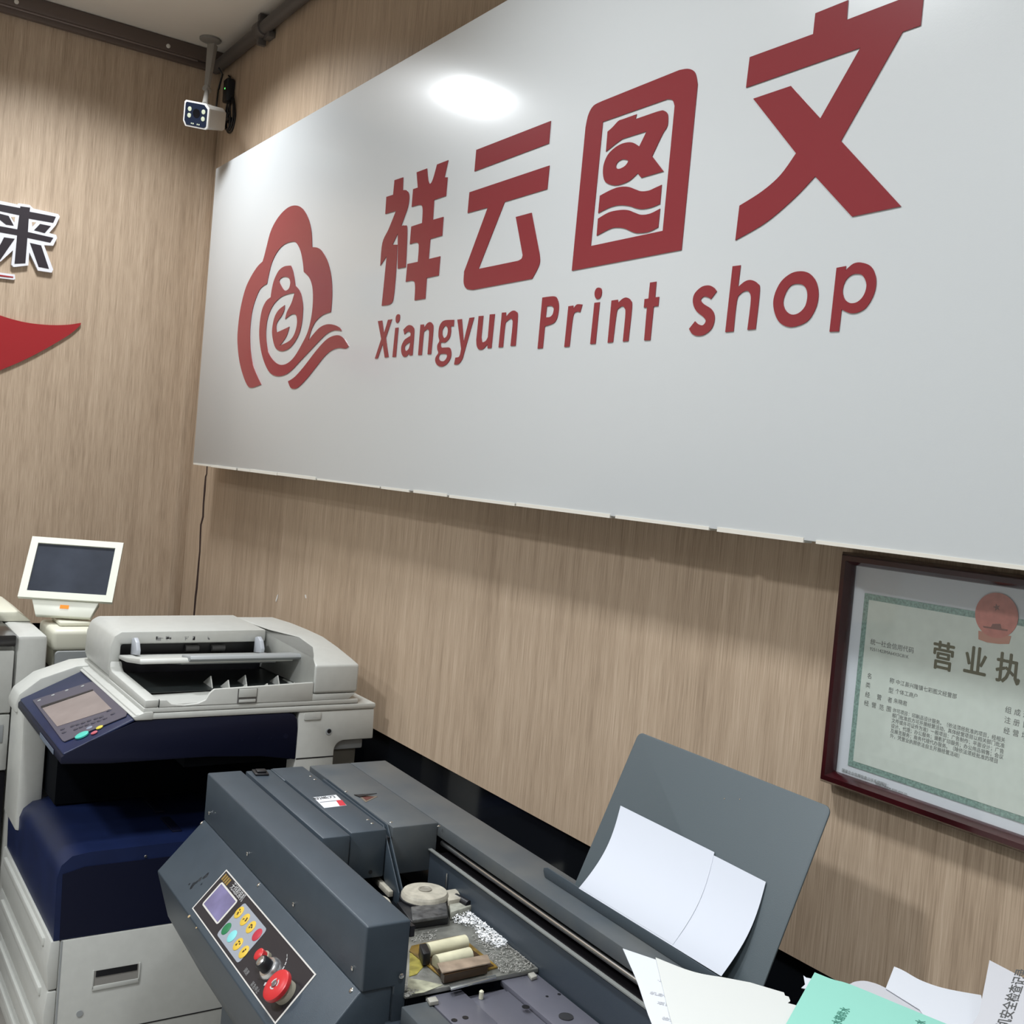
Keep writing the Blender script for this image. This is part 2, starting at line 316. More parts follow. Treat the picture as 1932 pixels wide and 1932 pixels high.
for L in ([o_("160,555 255,540 295,840 390,525 480,512 340,930 400,1370 315,1385 268,1075 155,1405 90,1408 235,960", *G)],
          [o_("610,400 650,405 658,470 640,560 600,595 570,570 565,490 580,430", *G, True), o_("555,708 625,700 568,1368 490,1372", *G)],
          [o_("740,750 830,660s 900,645s 960,690s 985,800s 945,1330 875,1338 872,1285 820,1350s 760,1370s 710,1320s 690,1220s 700,1110s 760,990s 820,940s 900,890 905,840s 885,800s 830,800s 765,860", *G), o_("895,1030c 830,1070 780,1120 770,1190 800,1235 850,1200 880,1130", *G, True)],
          [o_("1130,635 1205,630 1210,710 1280,610s 1350,575s 1400,620s 1420,730s 1370,1308 1290,1310 1325,850s 1315,760s 1285,740s 1230,780s 1200,850s 1158,1325 1075,1328", *G)],
          [o_("1895,525 1885,670 1820,672 1822,800s 1790,940s 1700,1035s 1640,1040s 1598,1045s 1590,1100s 1610,1155s 1700,1155s 1790,1160s 1825,1240s 1820,1380s 1740,1520s 1620,1590s 1520,1560s 1470,1480s 1475,1380s 1535,1280s 1515,1200s 1515,1100s 1560,1005s 1540,900s 1550,720s 1600,600s 1690,535s", *G), o_("1640,740 1690,665 1740,690 1755,780 1730,890 1670,940 1630,880 1625,800", *G, True), o_("1560,1340 1590,1305 1700,1300 1735,1330 1720,1400 1660,1465 1580,1455 1545,1400", *G, True)],
          [o_("280,520 380,508 420,1040 555,480 662,468 430,1290 390,1420s 320,1520s 250,1545s 205,1540 235,1385 310,1370s 345,1300s 365,1180", *H)],
          [o_("765,440 870,432 825,920 840,1020s 870,1035s 930,1000s 975,920 1018,402 1132,393 1055,1165 968,1175 965,1080 900,1160s 830,1205s 760,1190s 720,1110s 712,980", *H)],
          [o_("1295,362 1385,355 1390,460 1460,370s 1550,315s 1620,340s 1655,450s 1605,1115 1490,1120 1540,620s 1525,515s 1490,500s 1420,550s 1370,640s 1318,1145 1218,1155", *H)],
          [o_("175,308 330,290s 380,320s 405,420s 390,560s 340,660s 210,712 180,1018 108,1025", *I), o_("238,430 300,425s 335,460s 320,540s 280,580s 222,585", *I)],
          [o_("540,430 608,420 608,465 660,405s 735,405 705,512 650,510s 605,580s 555,995 482,1002", *I)],
          [o_("965,168 1000,185 1008,240 990,305 945,330 915,300 908,240 930,185", *I, True), o_("905,382 980,372 920,955 845,960", *I)],
          [o_("1145,350 1232,338 1240,380 1300,325s 1360,308s 1415,350s 1430,450s 1380,918 1303,925 1340,540s 1330,460s 1300,430s 1245,460s 1215,530s 1165,932 1090,942", *I)],
          [o_("1685,98 1773,85 1755,305 1812,298 1800,425 1735,435 1688,905 1602,910 1642,445 1598,450 1608,330 1663,322", *I)],
          [o_("318,405 262,480 235,462s 195,455s 165,485s 190,525s 270,580s 298,660s 270,760s 200,820s 130,832s 80,810s 53,765 110,692 140,720s 185,730s 213,690s 190,650s 120,590s 90,510s 105,430s 170,365s 240,348s 290,370s", *J)],
          [o_("470,165 547,155 522,365 590,310s 650,297s 710,330s 730,400s 690,768 612,775 645,500s 635,420s 600,400s 545,430s 510,500s 478,790 400,797", *J)],
          [o_("1110,213 1200,230 1270,310 1293,430 1270,560 1200,680 1100,735 1000,745 910,690 865,570 870,450 930,320 1020,240", *J, True), o_("1100,333 1160,355 1188,430 1170,540 1110,610 1040,628 980,590 955,510 980,420 1030,350", *J, True)],
          [o_("1468,180 1557,163 1553,205 1630,140s 1710,130s 1800,170s 1845,280s 1830,420s 1760,550s 1680,605s 1600,615s 1515,578 1490,790 1400,793", *J), o_("1660,237 1720,255 1755,340 1730,440 1670,505 1600,518 1545,480 1525,400 1550,310 1600,255", *J, True)]):
    sg('letter', L)
# ================================================================ LEFT WALL LETTERS
K = (0, 350, 5.22)
WHITE = mat('white_acrylic', (.74, .74, .78), .35); DARKL = mat('black_acrylic', (.022, .016, .022), .4); REDA = mat('red_acrylic', (.34, .018, .022), .35)
t = thing('wall_character', 'black cut-out Chinese character with white border on the left wall', 'letter', (.01, -.75, 2.42))
obj('border', wallshape([o_("-120,128 165,190 180,178 290,195 325,230 570,285 585,310 545,395 480,470 550,490 558,520 520,595 430,590 520,830 505,860 370,840 285,660 275,790 130,805 108,780 125,640 5,750 -90,750 -200,480 -200,260", *K)], 'x', .010, .018), WHITE, t)
obj('stroke', wallshape([o_("-95,165 0,185 198,222 200,205 297,218 292,258 550,308 524,367 283,325 275,458 525,515 495,562 270,515 250,765 143,770 168,490 -110,440 -110,380 170,432 190,292 0,252 -95,235", *K)], 'x', .0195, .002), DARKL, t)
for s in ("-60,262 85,300 135,395 60,385 -10,330", "395,378 500,400 440,468 335,440", "40,510 145,525 0,735 -70,720", "295,565 405,590 482,820 380,800"):
    obj('stroke', wallshape([o_(s, *K)], 'x', .0195, .002), DARKL, t)
for s in ("110,310 148,310 142,362", "315,360 355,362 318,402"): obj('gap_fill', wallshape([o_(s, *K)], 'x', .0195, .002), WOOD, t)
t = thing('wall_lettering_strip', 'thin white strip with a red line below the black wall character', 'letter', (.01, -.8, 2.35))
obj('border', wallshape([o_("-150,838 145,878 148,922 135,930 -150,895", *K)], 'x', .006, .010), WHITE, t)
obj('stroke', wallshape([o_("-150,858 130,897 130,908 -150,878", *K)], 'x', .012, .002), REDA, t)
tag(obj('red_swoosh', wallshape([o_("797,1353 700,1368s 600,1375s 500,1375s 400,1368s 300,1357s 200,1338s 100,1312s 0,1280s -300,1180 -300,1950 0,1820s 200,1735s 400,1635s 600,1520s 700,1455s 780,1385s", *K)], 'x', .006, .010), REDA), 'red pointed ribbon-shaped cut-out on the left wall', 'wall decoration')
# ================================================================ LARGE COPIER NEAR THE CORNER (behind)
BEZ = mat('monitor_bezel', (.72, .73, .64), .35)
LCD = mat('dark_screen', (.035, .042, .058), .22, noise=.2, nscale=9)
AMBER = mat('amber_lamp', (.25, .07, .01), .5, spec=.2, emit=(1, .33, .03, .75))
t = thing('floor_copier', 'cream floor-standing copier with black top at the far left edge', 'copier', (.85, -1.3, 0))
obj('body', MB().box(.35, 1.235, -1.9, -.893, .03, 1.082), CREAM, t, bevel=.008)
obj('column', MB().box(.78, 1.25, -.888, -.797, .02, 1.115), CREAM, t, bevel=.014)
obj('body', MB().box(.62, 1.2, -.79, -.52, .02, .98), BLK, t, bevel=.006)
obj('glass_top', MB().box(.4, 1.262, -1.9, -.893, 1.0825, 1.118), mat('black_glass_top', (.02, .018, .018), .2), t, bevel=.004)
obj('side_panel', MB().box(1.2355, 1.258, -1.9, -.895, .872, 1.068), CREAM, t, bevel=.003)
obj('side_panel', MB().box(1.2355, 1.258, -1.9, -.895, .69, .866), CREAM, t, bevel=.003)
obj('side_panel', MB().box(1.2355, 1.25, -1.9, -.895, .05, .684), BLK, t, bevel=.003)
mb = MB().box(1.2585, 1.262, -1.1, -.912, .78, .835); obj('handle', mb, CREAMD, t, bevel=.001)
mb = MB().prism([(-1.6, 1.1185), (-1.6, 1.20), (-.96, 1.205), (-.942, 1.195), (-.935, 1.16), (-.935, 1.1185)], 'x', .5, 1.19); obj('document_feeder', mb, CREAM, t, bevel=.01)
obj('top_step', MB().prism([(-.93, 1.1155), (-.93, 1.15), (-.845, 1.15), (-.80, 1.1155)], 'x', .6, .98), CREAMY, t, bevel=.006)
obj('side_tray', MB().prism(rrect(-.765, -.60, .96, 1.055, .012), 'x', 1.2, 1.215), CREAMD, t)
# its tilting monitor, a part of the copier standing on a foot at the back
foot = obj('monitor_foot', MB().box(.93, 1.165, -.768, -.60, 1.045, 1.118), CREAMY, t, bevel=.016, seg=3)
obj('monitor_foot', MB().box(.97, 1.12, -.755, -.62, .981, 1.0445), CREAMY, t, bevel=.004)
obj('monitor_foot', MB().box(.95, 1.10, -.735, -.63, 1.1185, 1.133), CREAMY, t, bevel=.006)
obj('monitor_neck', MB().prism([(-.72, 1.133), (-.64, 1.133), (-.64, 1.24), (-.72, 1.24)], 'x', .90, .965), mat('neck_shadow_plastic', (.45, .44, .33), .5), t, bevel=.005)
cy, cp = -.41, .617
MMm = Matrix.Translation((.98, -.684, 1.296)) @ Matrix.Rotation(cy, 4, 'Z') @ Matrix.Rotation(-cp, 4, 'Y')   # local x out of the screen, y right, z up
mw, mh = .152, .119
mb = MB().hexa([MMm @ Vector(p) for p in ((-.03, -mw+.02, -mh+.015), (-.03, mw-.02, -mh+.015), (-.03, mw-.02, mh-.02), (-.03, -mw+.02, mh-.02))], [MMm @ Vector(p) for p in ((-.008, -mw, -mh), (-.008, mw, -mh), (-.008, mw, mh), (-.008, -mw, mh))])
obj('monitor_back', mb, CREAMY, t, bevel=.004)
mb = MB()
for y0, y1, z0, z1 in ((-mw, mw, mh-.024, mh), (-mw, mw, -mh, -mh+.026), (-mw, -mw+.024, -mh+.026, mh-.024), (mw-.024, mw, -mh+.026, mh-.024)): mb.box(-.008, .006, y0, y1, z0, z1, MMm)
obj('monitor_bezel', mb, BEZ, t)
obj('monitor_screen', MB().box(-.0075, -.001, -mw+.0242, mw-.0242, -mh+.0262, mh-.0242, MMm), LCD, t)
n1 = MB().hexa([MMm @ Vector(p) for p in ((-.028, -.108, -mh), (-.004, -.108, -mh), (-.004, .108, -mh), (-.028, .108, -mh))], [MMm @ Vector(p) for p in ((-.03, -.088, -mh-.055), (-.012, -.088, -mh-.055), (-.012, .088, -mh-.055), (-.03, .088, -mh-.055))])
chin = obj('monitor_chin', n1, BEZ, t, bevel=.003)
obj('indicator_lamp', MB().box(-.0085, -.0045, -.014, .014, -mh-.028, -mh-.016, MMm), AMBER, chin, label='lit amber indicator on the monitor chin')
# ================================================================ MULTIFUNCTION COPIER
X0, X1 = 1.40, 2.12
t = thing('multifunction_copier', 'navy and cream multifunction copier with document feeder, standing behind the grey binding machine', 'copier', (1.76, -.48, 0))
body = MB().box(X0, X1, -.885, -.09, .05, .497); body = obj('body', body, CREAM, t, bevel=.006)
for i, (z0, z1) in enumerate(((.372, .4965), (.246, .3685), (.145, .2425), (.055, .1415))):
    d = obj('paper_drawer', MB().prism([(-.8855, z0), (-.908, z0), (-.914, (z0+z1)/2), (-.908, z1), (-.8855, z1)], 'x', X0, X1-.001), CREAM, t, bevel=.004)
    obj('drawer_grip', MB().box(1.46, 2.06, -.9175, -.905, z1-.034, z1-.012), CREAM, d, bevel=.003)
# right-hand side details of the base
def sx(u, v, x=X1): p = px(u, v, 'x', x); return p.y, p.z
mb = MB(); ya, za = sx(178, 1832); yb, zb = sx(262, 1820); yc, zc = sx(176, 1866); yd, zd = sx(262, 1846)
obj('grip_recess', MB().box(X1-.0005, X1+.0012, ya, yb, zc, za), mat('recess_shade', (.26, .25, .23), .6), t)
mb = MB().box(X1, X1+.003, ya-.003, yb+.003, zc-.004, zc+.008); mb.box(X1, X1+.003, ya-.004, ya, zc, za+.003).box(X1, X1+.003, yb, yb+.004, zc, za+.003)
obj('recess_rim', mb, CREAM, t, bevel=.001)
obj('recess_rim', MB().box(X1+.001, X1+.0025, ya+.004, yb-.004, za-.016, za), BLK, t)
y, z = sx(150, 1912); obj('screw_cover', MB().cyl((X1, y, z), (X1+.002, y, z), .008), CREAMD, t)
y, z = sx(265, 1932); y2, z2 = sx(378, 1905)
obj('panel_seam', MB().box(X1, X1+.0008, -.87, -.1, z-.002, z+.001), BLK, t)
obj('panel_seam', MB().box(X1, X1+.0008, -.884, -.880, .05, .495), CREAMD, t)
# navy block
blk = [(-.902, .4975), (-.905, .66), (-.896, .695), (-.872, .716), (-.83, .722), (-.30, .722), (-.10, .722), (-.10, .4975)]
mb = MB(); prev = None
for x, dz in ((X0+.012, .11), (1.44, .068), (1.49, .042), (1.56, .024), (1.64, .012), (1.74, .004), (X1-.002, 0)):
    ring = [mb.bm.verts.new((x, y, z-(.008+dz)*max(0, min(1, (z-.60)/.1)))) for y, z in blk]
    if prev:
        for i in range(len(ring)): mb.bm.faces.new((prev[i], prev[(i+1) % len(ring)], ring[(i+1) % len(ring)], ring[i])).smooth = True
    else: mb.bm.faces.new(ring[::-1])
    prev = ring
mb.bm.faces.new(prev)
nb = obj('engine_cover', mb, NAVY, t, smooth=True)
mb = MB()
for i in range(21): mb.box(X1-.0025, X1-.001, -.74, -.57, .512+i*.0078, .515+i*.0078)
obj('vent', mb, mat('vent_slots', (.02, .025, .05), .5), nb)
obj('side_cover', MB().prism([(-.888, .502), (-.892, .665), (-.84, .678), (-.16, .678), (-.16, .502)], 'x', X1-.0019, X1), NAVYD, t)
obj('door_latch', MB().prism(rrect(-.025, .025, -.012, .012, .01), 'y', -.906, -.900, Matrix.Translation((1.52, 0, .62))), CREAMD, t)
mb = MB()
for x in (1.75, 1.92): mb.box(x, x+.12, -.60, -.575, .712, .718)
obj('top_clip', mb, NAVYD, t, bevel=.002)
y, z = sx(275, 1616); obj('screw', MB().lathe((X1, y, z), (1, 0, 0), [(.004, 0), (.003, .0015)], 12), SCREW, t)
# dark space behind and above the block
obj('interior', MB().box(X0+.03, 1.72, -.84, -.12, .7145, .94), VOID, t)
obj('interior', MB().box(1.7205, X1-.06, -.30, -.12, .7145, .93), VOID, t)
obj('interior', MB().box(1.7205, X1-.03, -.60, -.302, .905, .93), VOID, t)
obj('front_column', MB().box(X0-.015, 1.585, -.915, -.845, .60, .962), CREAM, t, bevel=.012)
# cream rear column and scanner housing, cut away above the wall gap
arc = [(-.183+.03*(1-math.cos(a)), .93+.027*math.sin(a)) for a in [i*math.pi/12 for i in range(7)]]
col = [(-.298, .50), (-.298, 1.0445), (-.066, 1.0445), (-.063, .957), (-.15, .957)]+arc[::-1]+[(-.183, .50)]
obj('rear_column', MB().prism(col, 'x', 1.55, X1), CREAM, t, bevel=.003)
obj('panel_seam', MB().box(X1, X1+.0008, -.297, -.184, .912, .915), BLK, t)
obj('rear_bracket', MB().box(1.7, X1-.02, -.18, -.085, .925, .952), CREAMD, t, bevel=.004)
obj('rear_bracket', MB().box(1.7, X1-.03, -.18, -.10, .5, .924), mat('brown_grey_plastic', (.10, .095, .08), .5), t, bevel=.004)
y, z = sx(620, 1380); h = obj('screw_hole', MB().cyl((X1-.001, y, z), (X1+.0015, y, z), .009), CREAMD, t); obj('recess', MB().cyl((X1+.001, y+.001, z+.001), (X1+.002, y+.001, z+.001), .006), BLK, h)
(ya, za), (yb, zb) = sx(573, 1359), sx(606, 1343); obj('cover_plate', MB().prism(rrect(ya, yb, za, zb, .004), 'x', X1, X1+.0025), CREAM, t, bevel=.0008)
obj('scanner_bed', MB().box(X0, X1+.003, -.745, -.063, 1.045, 1.0615), CREAM, t, bevel=.005)
nav = [(-.917, .945), (-.917, .962), (-.905, .972), (-.85, 1.0), (-.735, 1.0445), (-.33, 1.0445), (-.312, 1.039), (-.302, 1.025), (-.2985, 1.0), (-.2985, .912), (-.40, .928), (-.546, .937), (-.80, .938)]
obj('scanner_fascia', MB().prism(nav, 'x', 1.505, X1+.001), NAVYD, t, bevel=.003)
for u, v, r in ((362, 1400, .007), (539, 1389, .007), (489, 1393, .003), (513, 1392, .003), (457, 1397, .003)):
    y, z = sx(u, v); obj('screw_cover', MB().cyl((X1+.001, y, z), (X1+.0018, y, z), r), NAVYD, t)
sur = [(-.925, .93), (-.925, .955), (-.915, .985), (-.86, 1.03), (-.76, 1.065), (-.70, 1.07), (-.70, .93)]
obj('panel_surround', MB().prism(sur, 'x', X0-.012, 1.503), CREAM, t, bevel=.006)
obj('panel_surround', MB().prism([(-.745, 1.0448), (-.752, 1.054), (-.72, 1.066), (-.70, 1.066), (-.70, 1.0448)], 'x', 1.5035, X1+.004), CREAM, t, bevel=.003)
# slanted control panel
PS, PN = Vector((0, -.91, .968)), Vector((0, -.43, .9)).normalized()
PY = Vector((0, .9, .43)).normalized()
def pf(u, v, off=0): p = pxp(u, v, PS+PN*off, PN); return p
def on_panel(pts, off, th): a = [pf(u, v, off) for u, v in pts]; return MB().hexa(a, [p+PN*th for p in a])
cpn = obj('control_panel', MB().hexa([Vector((x, y, z)) for x, y, z in ((1.505, -.912, .966), (X1+.001, -.912, .966), (X1+.001, -.737, 1.0475), (1.505, -.737, 1.0475))], [Vector((x, y, z))+PN*.006 for x, y, z in ((1.507, -.910, .966), (X1-.001, -.910, .966), (X1-.001, -.739, 1.0475), (1.507, -.739, 1.0475))]), NAVY, t, bevel=.004)
PANG = mat('panel_grey', (.075, .07, .095), .45)
bz = obj('panel_inset', on_panel([(62, 1322), (118, 1398), (122, 1400), (238, 1352), (240, 1346), (178, 1288), (172, 1287)], .006, .002), PANG, cpn)
mbs = on_panel([(78, 1334), (175, 1302), (211, 1338), (108, 1371)], .0082, .0008); obj('touch_screen', mbs, mat('lit_touch_screen', (.24, .20, .19), .35, noise=.12, nscale=14), cpn)
obj('screen_edge', on_panel([(77, 1333), (175, 1301), (176, 1303), (79, 1336)], .009, .0012), BLK, cpn)
def pdisc(name, u, v, r, m_, h=.003, par=cpn, off=.006, sx_=1):
    c = pf(u, v, off); mb = MB(); mb.lathe(c, PN, [(r, 0), (r, h*.7), (r*.8, h)], 20); return obj(name, mb, m_, par)
pdisc('start_button', 155, 1388, .0175, mat('green_key', (.07, .52, .42), .35), .005)
pdisc('stop_button', 178, 1383, .0085, mat('red_key', (.45, .09, .12), .4)); pdisc('clear_button', 188, 1373, .009, mat('yellow_key', (.62, .52, .06), .4)); pdisc('interrupt_button', 169, 1374, .008, mat('grey_key', (.22, .25, .32), .4))
KEYM = mat('dark_key', (.045, .042, .06), .4)
for u, v in ((118, 1376), (137, 1370), (147, 1367), (157, 1364), (168, 1360), (181, 1356), (191, 1353), (205, 1341), (143, 1376), (153, 1372), (164, 1368), (176, 1364), (187, 1360), (198, 1356), (213, 1347), (121, 1382)): pdisc('key', u, v, .006, KEYM, .002, off=.008)
for u, v in ((74, 1322), (100, 1312), (126, 1303), (156, 1295)): pdisc('shortcut_key', u, v, .005, CREAMD, .002, off=.008)
obj('logo_plate', MB().hexa([Vector(p) for p in ((1.86, -.9185, .948), (2.04, -.9185, .948), (2.04, -.9185, .960), (1.86, -.9185, .960))], [Vector(p) for p in ((1.86, -.9195, .948), (2.04, -.9195, .948), (2.04, -.9195, .960), (1.86, -.9195, .960))]), mat('logo_grey', (.11, .14, .2), .4), t)
# ---- document feeder on top
F = obj('feeder_housing', MB().prism([(-.718, 1.0755), (-.727, 1.10), (-.725, 1.165), (-.714, 1.196), (-.695, 1.208), (-.262, 1.212), (-.262, 1.174), (-.694, 1.171), (-.694, 1.0755)], 'x', 1.44, 1.735), CREAM, t, bevel=.006)
obj('feeder_housing', MB().box(1.44, 1.70, -.693, -.262, 1.0755, 1.17), BLK, t)
for a_ in (-.50, -.42): obj('feed_slot_roller', MB().cyl((1.705, a_, 1.152), (1.705, a_+.04, 1.152), .011), mat('roller_grey', (.12, .12, .12), .5), F)
obj('front_rail', MB().prism([(1.736, 1.0755), (1.736, 1.125), (1.745, 1.108), (1.765, 1.100), (X1, 1.096), (X1, 1.0755)], 'y', -.723, -.688), CREAM, t, bevel=.005)
obj('feeder_base', MB().box(1.44, X1, -.725, -.12, 1.063, 1.0752), CREAM, t, bevel=.002)
obj('output_tray', MB().hexa([Vector(p) for p in ((1.73, -.687, 1.0754), (X1-.012, -.687, 1.0754), (X1-.012, -.26, 1.0754), (1.73, -.26, 1.0754))], [Vector(p) for p in ((1.73, -.687, 1.077), (X1-.012, -.687, 1.079), (X1-.012, -.26, 1.09), (1.73, -.26, 1.085))]), CREAM, t)
rim = [(-.686, 1.0755), (-.686, 1.095), (-.668, 1.094), (-.655, 1.083), (-.62, 1.079), (-.585, 1.082), (-.565, 1.09), (-.555, 1.108), (-.543, 1.118), (-.262, 1.127), (-.262, 1.0755)]
obj('side_rim', MB().prism(rim, 'x', X1-.011, X1), CREAM, t, bevel=.002)
rb = [(1.44, 1.0755), (1.44, 1.205), (1.60, 1.212), (1.74, 1.213), (1.86, 1.211), (1.97, 1.199), (2.07, 1.184), (X1+.001, 1.175), (X1+.001, 1.0955), (1.90, 1.0755)]
obj('hinge_cover', MB().hexa([Vector((x, -.2615+.062*max(0, min(1, (2.09-x)/.12)) if x > 1.8 else -.2615, z)) for x, z in rb], [Vector((x, -.125, z)) for x, z in rb]), CREAM, t, bevel=.007, seg=3)
obj('tray_shade', MB().hexa([Vector(p) for p in ((1.736, -.686, 1.086), (1.99, -.686, 1.084), (1.99, -.262, 1.088), (1.736, -.262, 1.089))], [Vector(p) for p in ((1.736, -.686, 1.088), (1.99, -.686, 1.086), (1.99, -.262, 1.09), (1.736, -.262, 1.091))]), mat('tray_shade_dark', (.02, .024, .024), .3), t)  # added dark plate, stands in for shade and dark plastic below the document tray
obj('hinge_cover', MB().prism([(-.265, 1.0755), (-.265, 1.093), (-.128, 1.093), (-.15, 1.0755)], 'x', 1.9, X1-.001), CREAM, t, bevel=.002)
dt = obj('document_tray', MB().prism([(1.737, 1.130), (1.82, 1.136), (1.965, 1.158), (1.965, 1.166), (1.955, 1.172), (1.82, 1.150), (1.737, 1.142)], 'y', -.70, -.262), CREAM, t, bevel=.004)
obj('tray_flap', MB().prism([(1.9, 1.157), (1.97, 1.163), (1.985, 1.172), (1.975, 1.181), (1.90, 1.171)], 'y', -.57, -.215), CREAMD, dt, bevel=.004)
obj('tray_underside', MB().prism([(1.78, 1.122), (1.93, 1.148), (1.93, 1.155), (1.78, 1.133)], 'y', -.58, -.30), CREAMD, dt, bevel=.003)
for y in (-.668, -.300):
    obj('paper_guide', MB().prism([(1.74, 1.143), (1.80, 1.152), (1.802, 1.165), (1.788, 1.186), (1.765, 1.196), (1.742, 1.19)], 'y', y, y+.012), mat('guide_grey', (.42, .44, .48), .4), dt, bevel=.002)
for x, y in ((1.93, -.50), (1.99, -.47), (2.05, -.44), (1.93, -.40), (2.05, -.38), (2.05, -.30), (1.95, -.31)):
    obj('rib', MB().hexa([Vector((x-.05, y, 1.082)), Vector((x+.045, y, 1.082)), Vector((x+.02, y, 1.118))], [Vector((x-.05, y+.003, 1.082)), Vector((x+.045, y+.003, 1.082)), Vector((x+.02, y+.003, 1.118))]), CREAM, t)
(ya, za), (yb, zb) = sx(447, 1327), sx(486, 1299)
lt = obj('lift_latch', MB().box(X1, X1+.003, ya+.003, yb-.002, za+.016, zb), CREAM, t, bevel=.001)
obj('latch_gap', MB().box(X1-.0005, X1+.001, ya, yb, za, zb+.001), mat('seam_grey', (.12, .115, .11), .6), lt)
obj('latch_grip', MB().box(X1+.001, X1+.004, ya+.004, yb-.004, za+.002, za+.010), CREAM, lt, bevel=.001)
obj('panel_seam', MB().box(X1-.0002, X1+.0008, -.6885, -.6865, 1.0755, 1.097), BLK, t)
for y, w_ in ((-.60, .02), (-.57, .015), (-.52, .018), (-.49, .01), (-.45, .018)):
    ic = MB()
    for k in range(4): ic.box(1.7352, 1.7356, y+random.uniform(0, w_), y+random.uniform(0, w_)+.004, 1.186+random.uniform(-.005, .005), 1.189+random.uniform(-.004, .006))
    obj('printed_icon', ic, mat('icon_grey', (.25, .25, .25), .5), F)
# ================================================================ BINDING MACHINE (built square, then stood at its slight angle)
BO, BA = (2.53, -.69, 0), -.03
bt = thing('binding_machine', 'dark grey glue binding machine with slanted control console and red emergency stop button', 'binding machine', BO, BA)
BM = WM[bt.name]
def lp(u, v, ax, val): return px(u, v, ax, val, BM)
def bo(name, mb, m_, parent=None, **k): return obj(name, mb, m_, parent or bt, local=True, **k)
L_ = 1.36
bo('cabinet', MB().box(.085, L_-.03, .05, .44, .03, .855), GREYSIDE, bevel=.004)
bo('cabinet_side', MB().box(.075, .084, .055, .30, .03, .80), GREYSIDE, bevel=.002)
hs = bo('housing', MB().prism([(.003, .9125), (.003, 1.02), (.082, 1.02), (.082, .60), (.06, .60), (.06, .9125)], 'x', 0, .878), GREY, bevel=.004, seg=3)
SL, SR = (-.093, .806), (.003, .9125)
cs = bo('console', MB().prism([SR, SL, (-.062, .70), (.026, .55), (.0595, .55), (.0595, .9125)], 'x', .001, .874), GREY, bevel=.003)
bo('end_plate', MB().box(.8745, .8785, .0602, .082, .56, .9), GREYSIDE)
bo('seam', MB().box(.003, .876, .0825, .0905, .99, 1.008), BLK)
# covers behind the groove
c1 = bo('cover', MB().box(.001, .474, .0915, .150, .923, 1.018), GREY, bevel=.003)
c2 = bo('cover', MB().box(.001, .468, .1535, .2315, .923, 1.020), GREY, bevel=.003)
bo('cover', MB().box(.001, .095, .1503, .2315, .923, 1.0185), GREY, bevel=.002)
c3 = bo('cover', MB().box(.001, .462, .2475, .352, .921, 1.020), GREYDUST, bevel=.003)
bo('seam', MB().box(.09, .466, .1502, .1533, .93, 1.005), BLK)
bo('seam', MB().box(.09, .462, .2318, .2472, .93, 1.0), BLK)
for y in (.2335, .2425):
    bo('guide_fin', MB().prism([(.095, 1.0), (.12, 1.023), (.445, 1.021), (.538, .915), (.542, .89), (.505, .885), (.45, .935), (.40, .935)], 'y', y, y+.0025), GREY, bevel=.0006)
# rear rail
rail = bo('rear_rail', MB().prism([(.352, 1.02), (.352, .992), (.356, .992), (.356, 1.012), (.41, 1.012), (.41, .87), (.447, .87), (.447, 1.02)], 'x', .001, L_), GREYDUST, bevel=.002)
bo('rail_recess', MB().box(.46, L_-.002, .3835, .4095, .87, 1.008), VOID)
bo('slide_rod', MB().cyl((.463, .366, .976), (L_-.005, .366, .976), .0062), STEEL)
bo('slide_rod', MB().cyl((.463, .352, .957), (L_-.005, .352, .957), .0042), mat('dark_steel', (.12, .115, .12), .35, metal=1))
bo('slide_track', MB().box(.463, L_-.005, .357, .383, .87, .955), mat('oily_black', (.012, .011, .013), .35))
iw = bo('inner_wall', MB().box(.462, L_, .338, .3415, .86, .9645), GREYSIDE, bevel=.0008)
bo('inner_wall_lip', MB().box(.462, L_, .3335, .3415, .9647, .967), mat('worn_edge', (.2, .21, .2), .5), iw)
bo('well_back', MB().box(.30, .462, .10, .338, .856, .87), VOID)
bo('frame_post', MB().box(.94, .975, .3418, .3565, .87, .955), mat('post_beige', (.3, .27, .2), .6))
# milling and gluing deck
DECK = mat('stained_steel_deck', (.20, .20, .18), .35, metal=.55, noise=1, nscale=26, dust=(.42, .42, .38), bump=.25, bscale=150)
GLUE = mat('dried_glue_amber', (.24, .15, .03), .25, noise=.5, nscale=22); BROWN = mat('burnt_glue', (.045, .025, .012), .3); IVORY = mat('ivory_roller', (.62, .59, .42), .35, noise=.15, nscale=30)
bo('deck', MB().prism([(.885, .079), (.885, .337), (.605, .337), (.625, .20), (.60, .079)], 'z', .892, .9), DECK, bevel=.0012)
bo('deck_base', MB().box(.47, .882, .084, .337, .856, .8915), VOID)
def q(u, v, z=.9): p = lp(u, v, 'z', z); return (p.x, p.y)
def slab(pts, z0, z1, src=None): 
    a = [q(u, v, src or z1) for u, v in pts]; return MB().prism(a, 'z', z0, z1)
gp = bo('glue_tank', slab([(776, 1786), (868, 1766), (940, 1826), (842, 1853), (772, 1795)], .9002, .903, .901), GLUE, bevel=.0008)
bo('tank_well', slab([(790, 1790), (866, 1773), (932, 1822), (836, 1848)], .9032, .9038), BROWN, gp)
bo('tank_stain', slab([(773, 1798), (795, 1800), (800, 1822), (786, 1838), (772, 1842)], .9002, .9012), mat('yellow_stain', (.36, .31, .07), .35, noise=.4, nscale=60), gp)
bo('tank_stain', slab([(770, 1845), (800, 1850), (835, 1858), (800, 1872), (768, 1876)], .9002, .9010), mat('pale_stain', (.45, .45, .33), .35, noise=.3, nscale=60), gp)
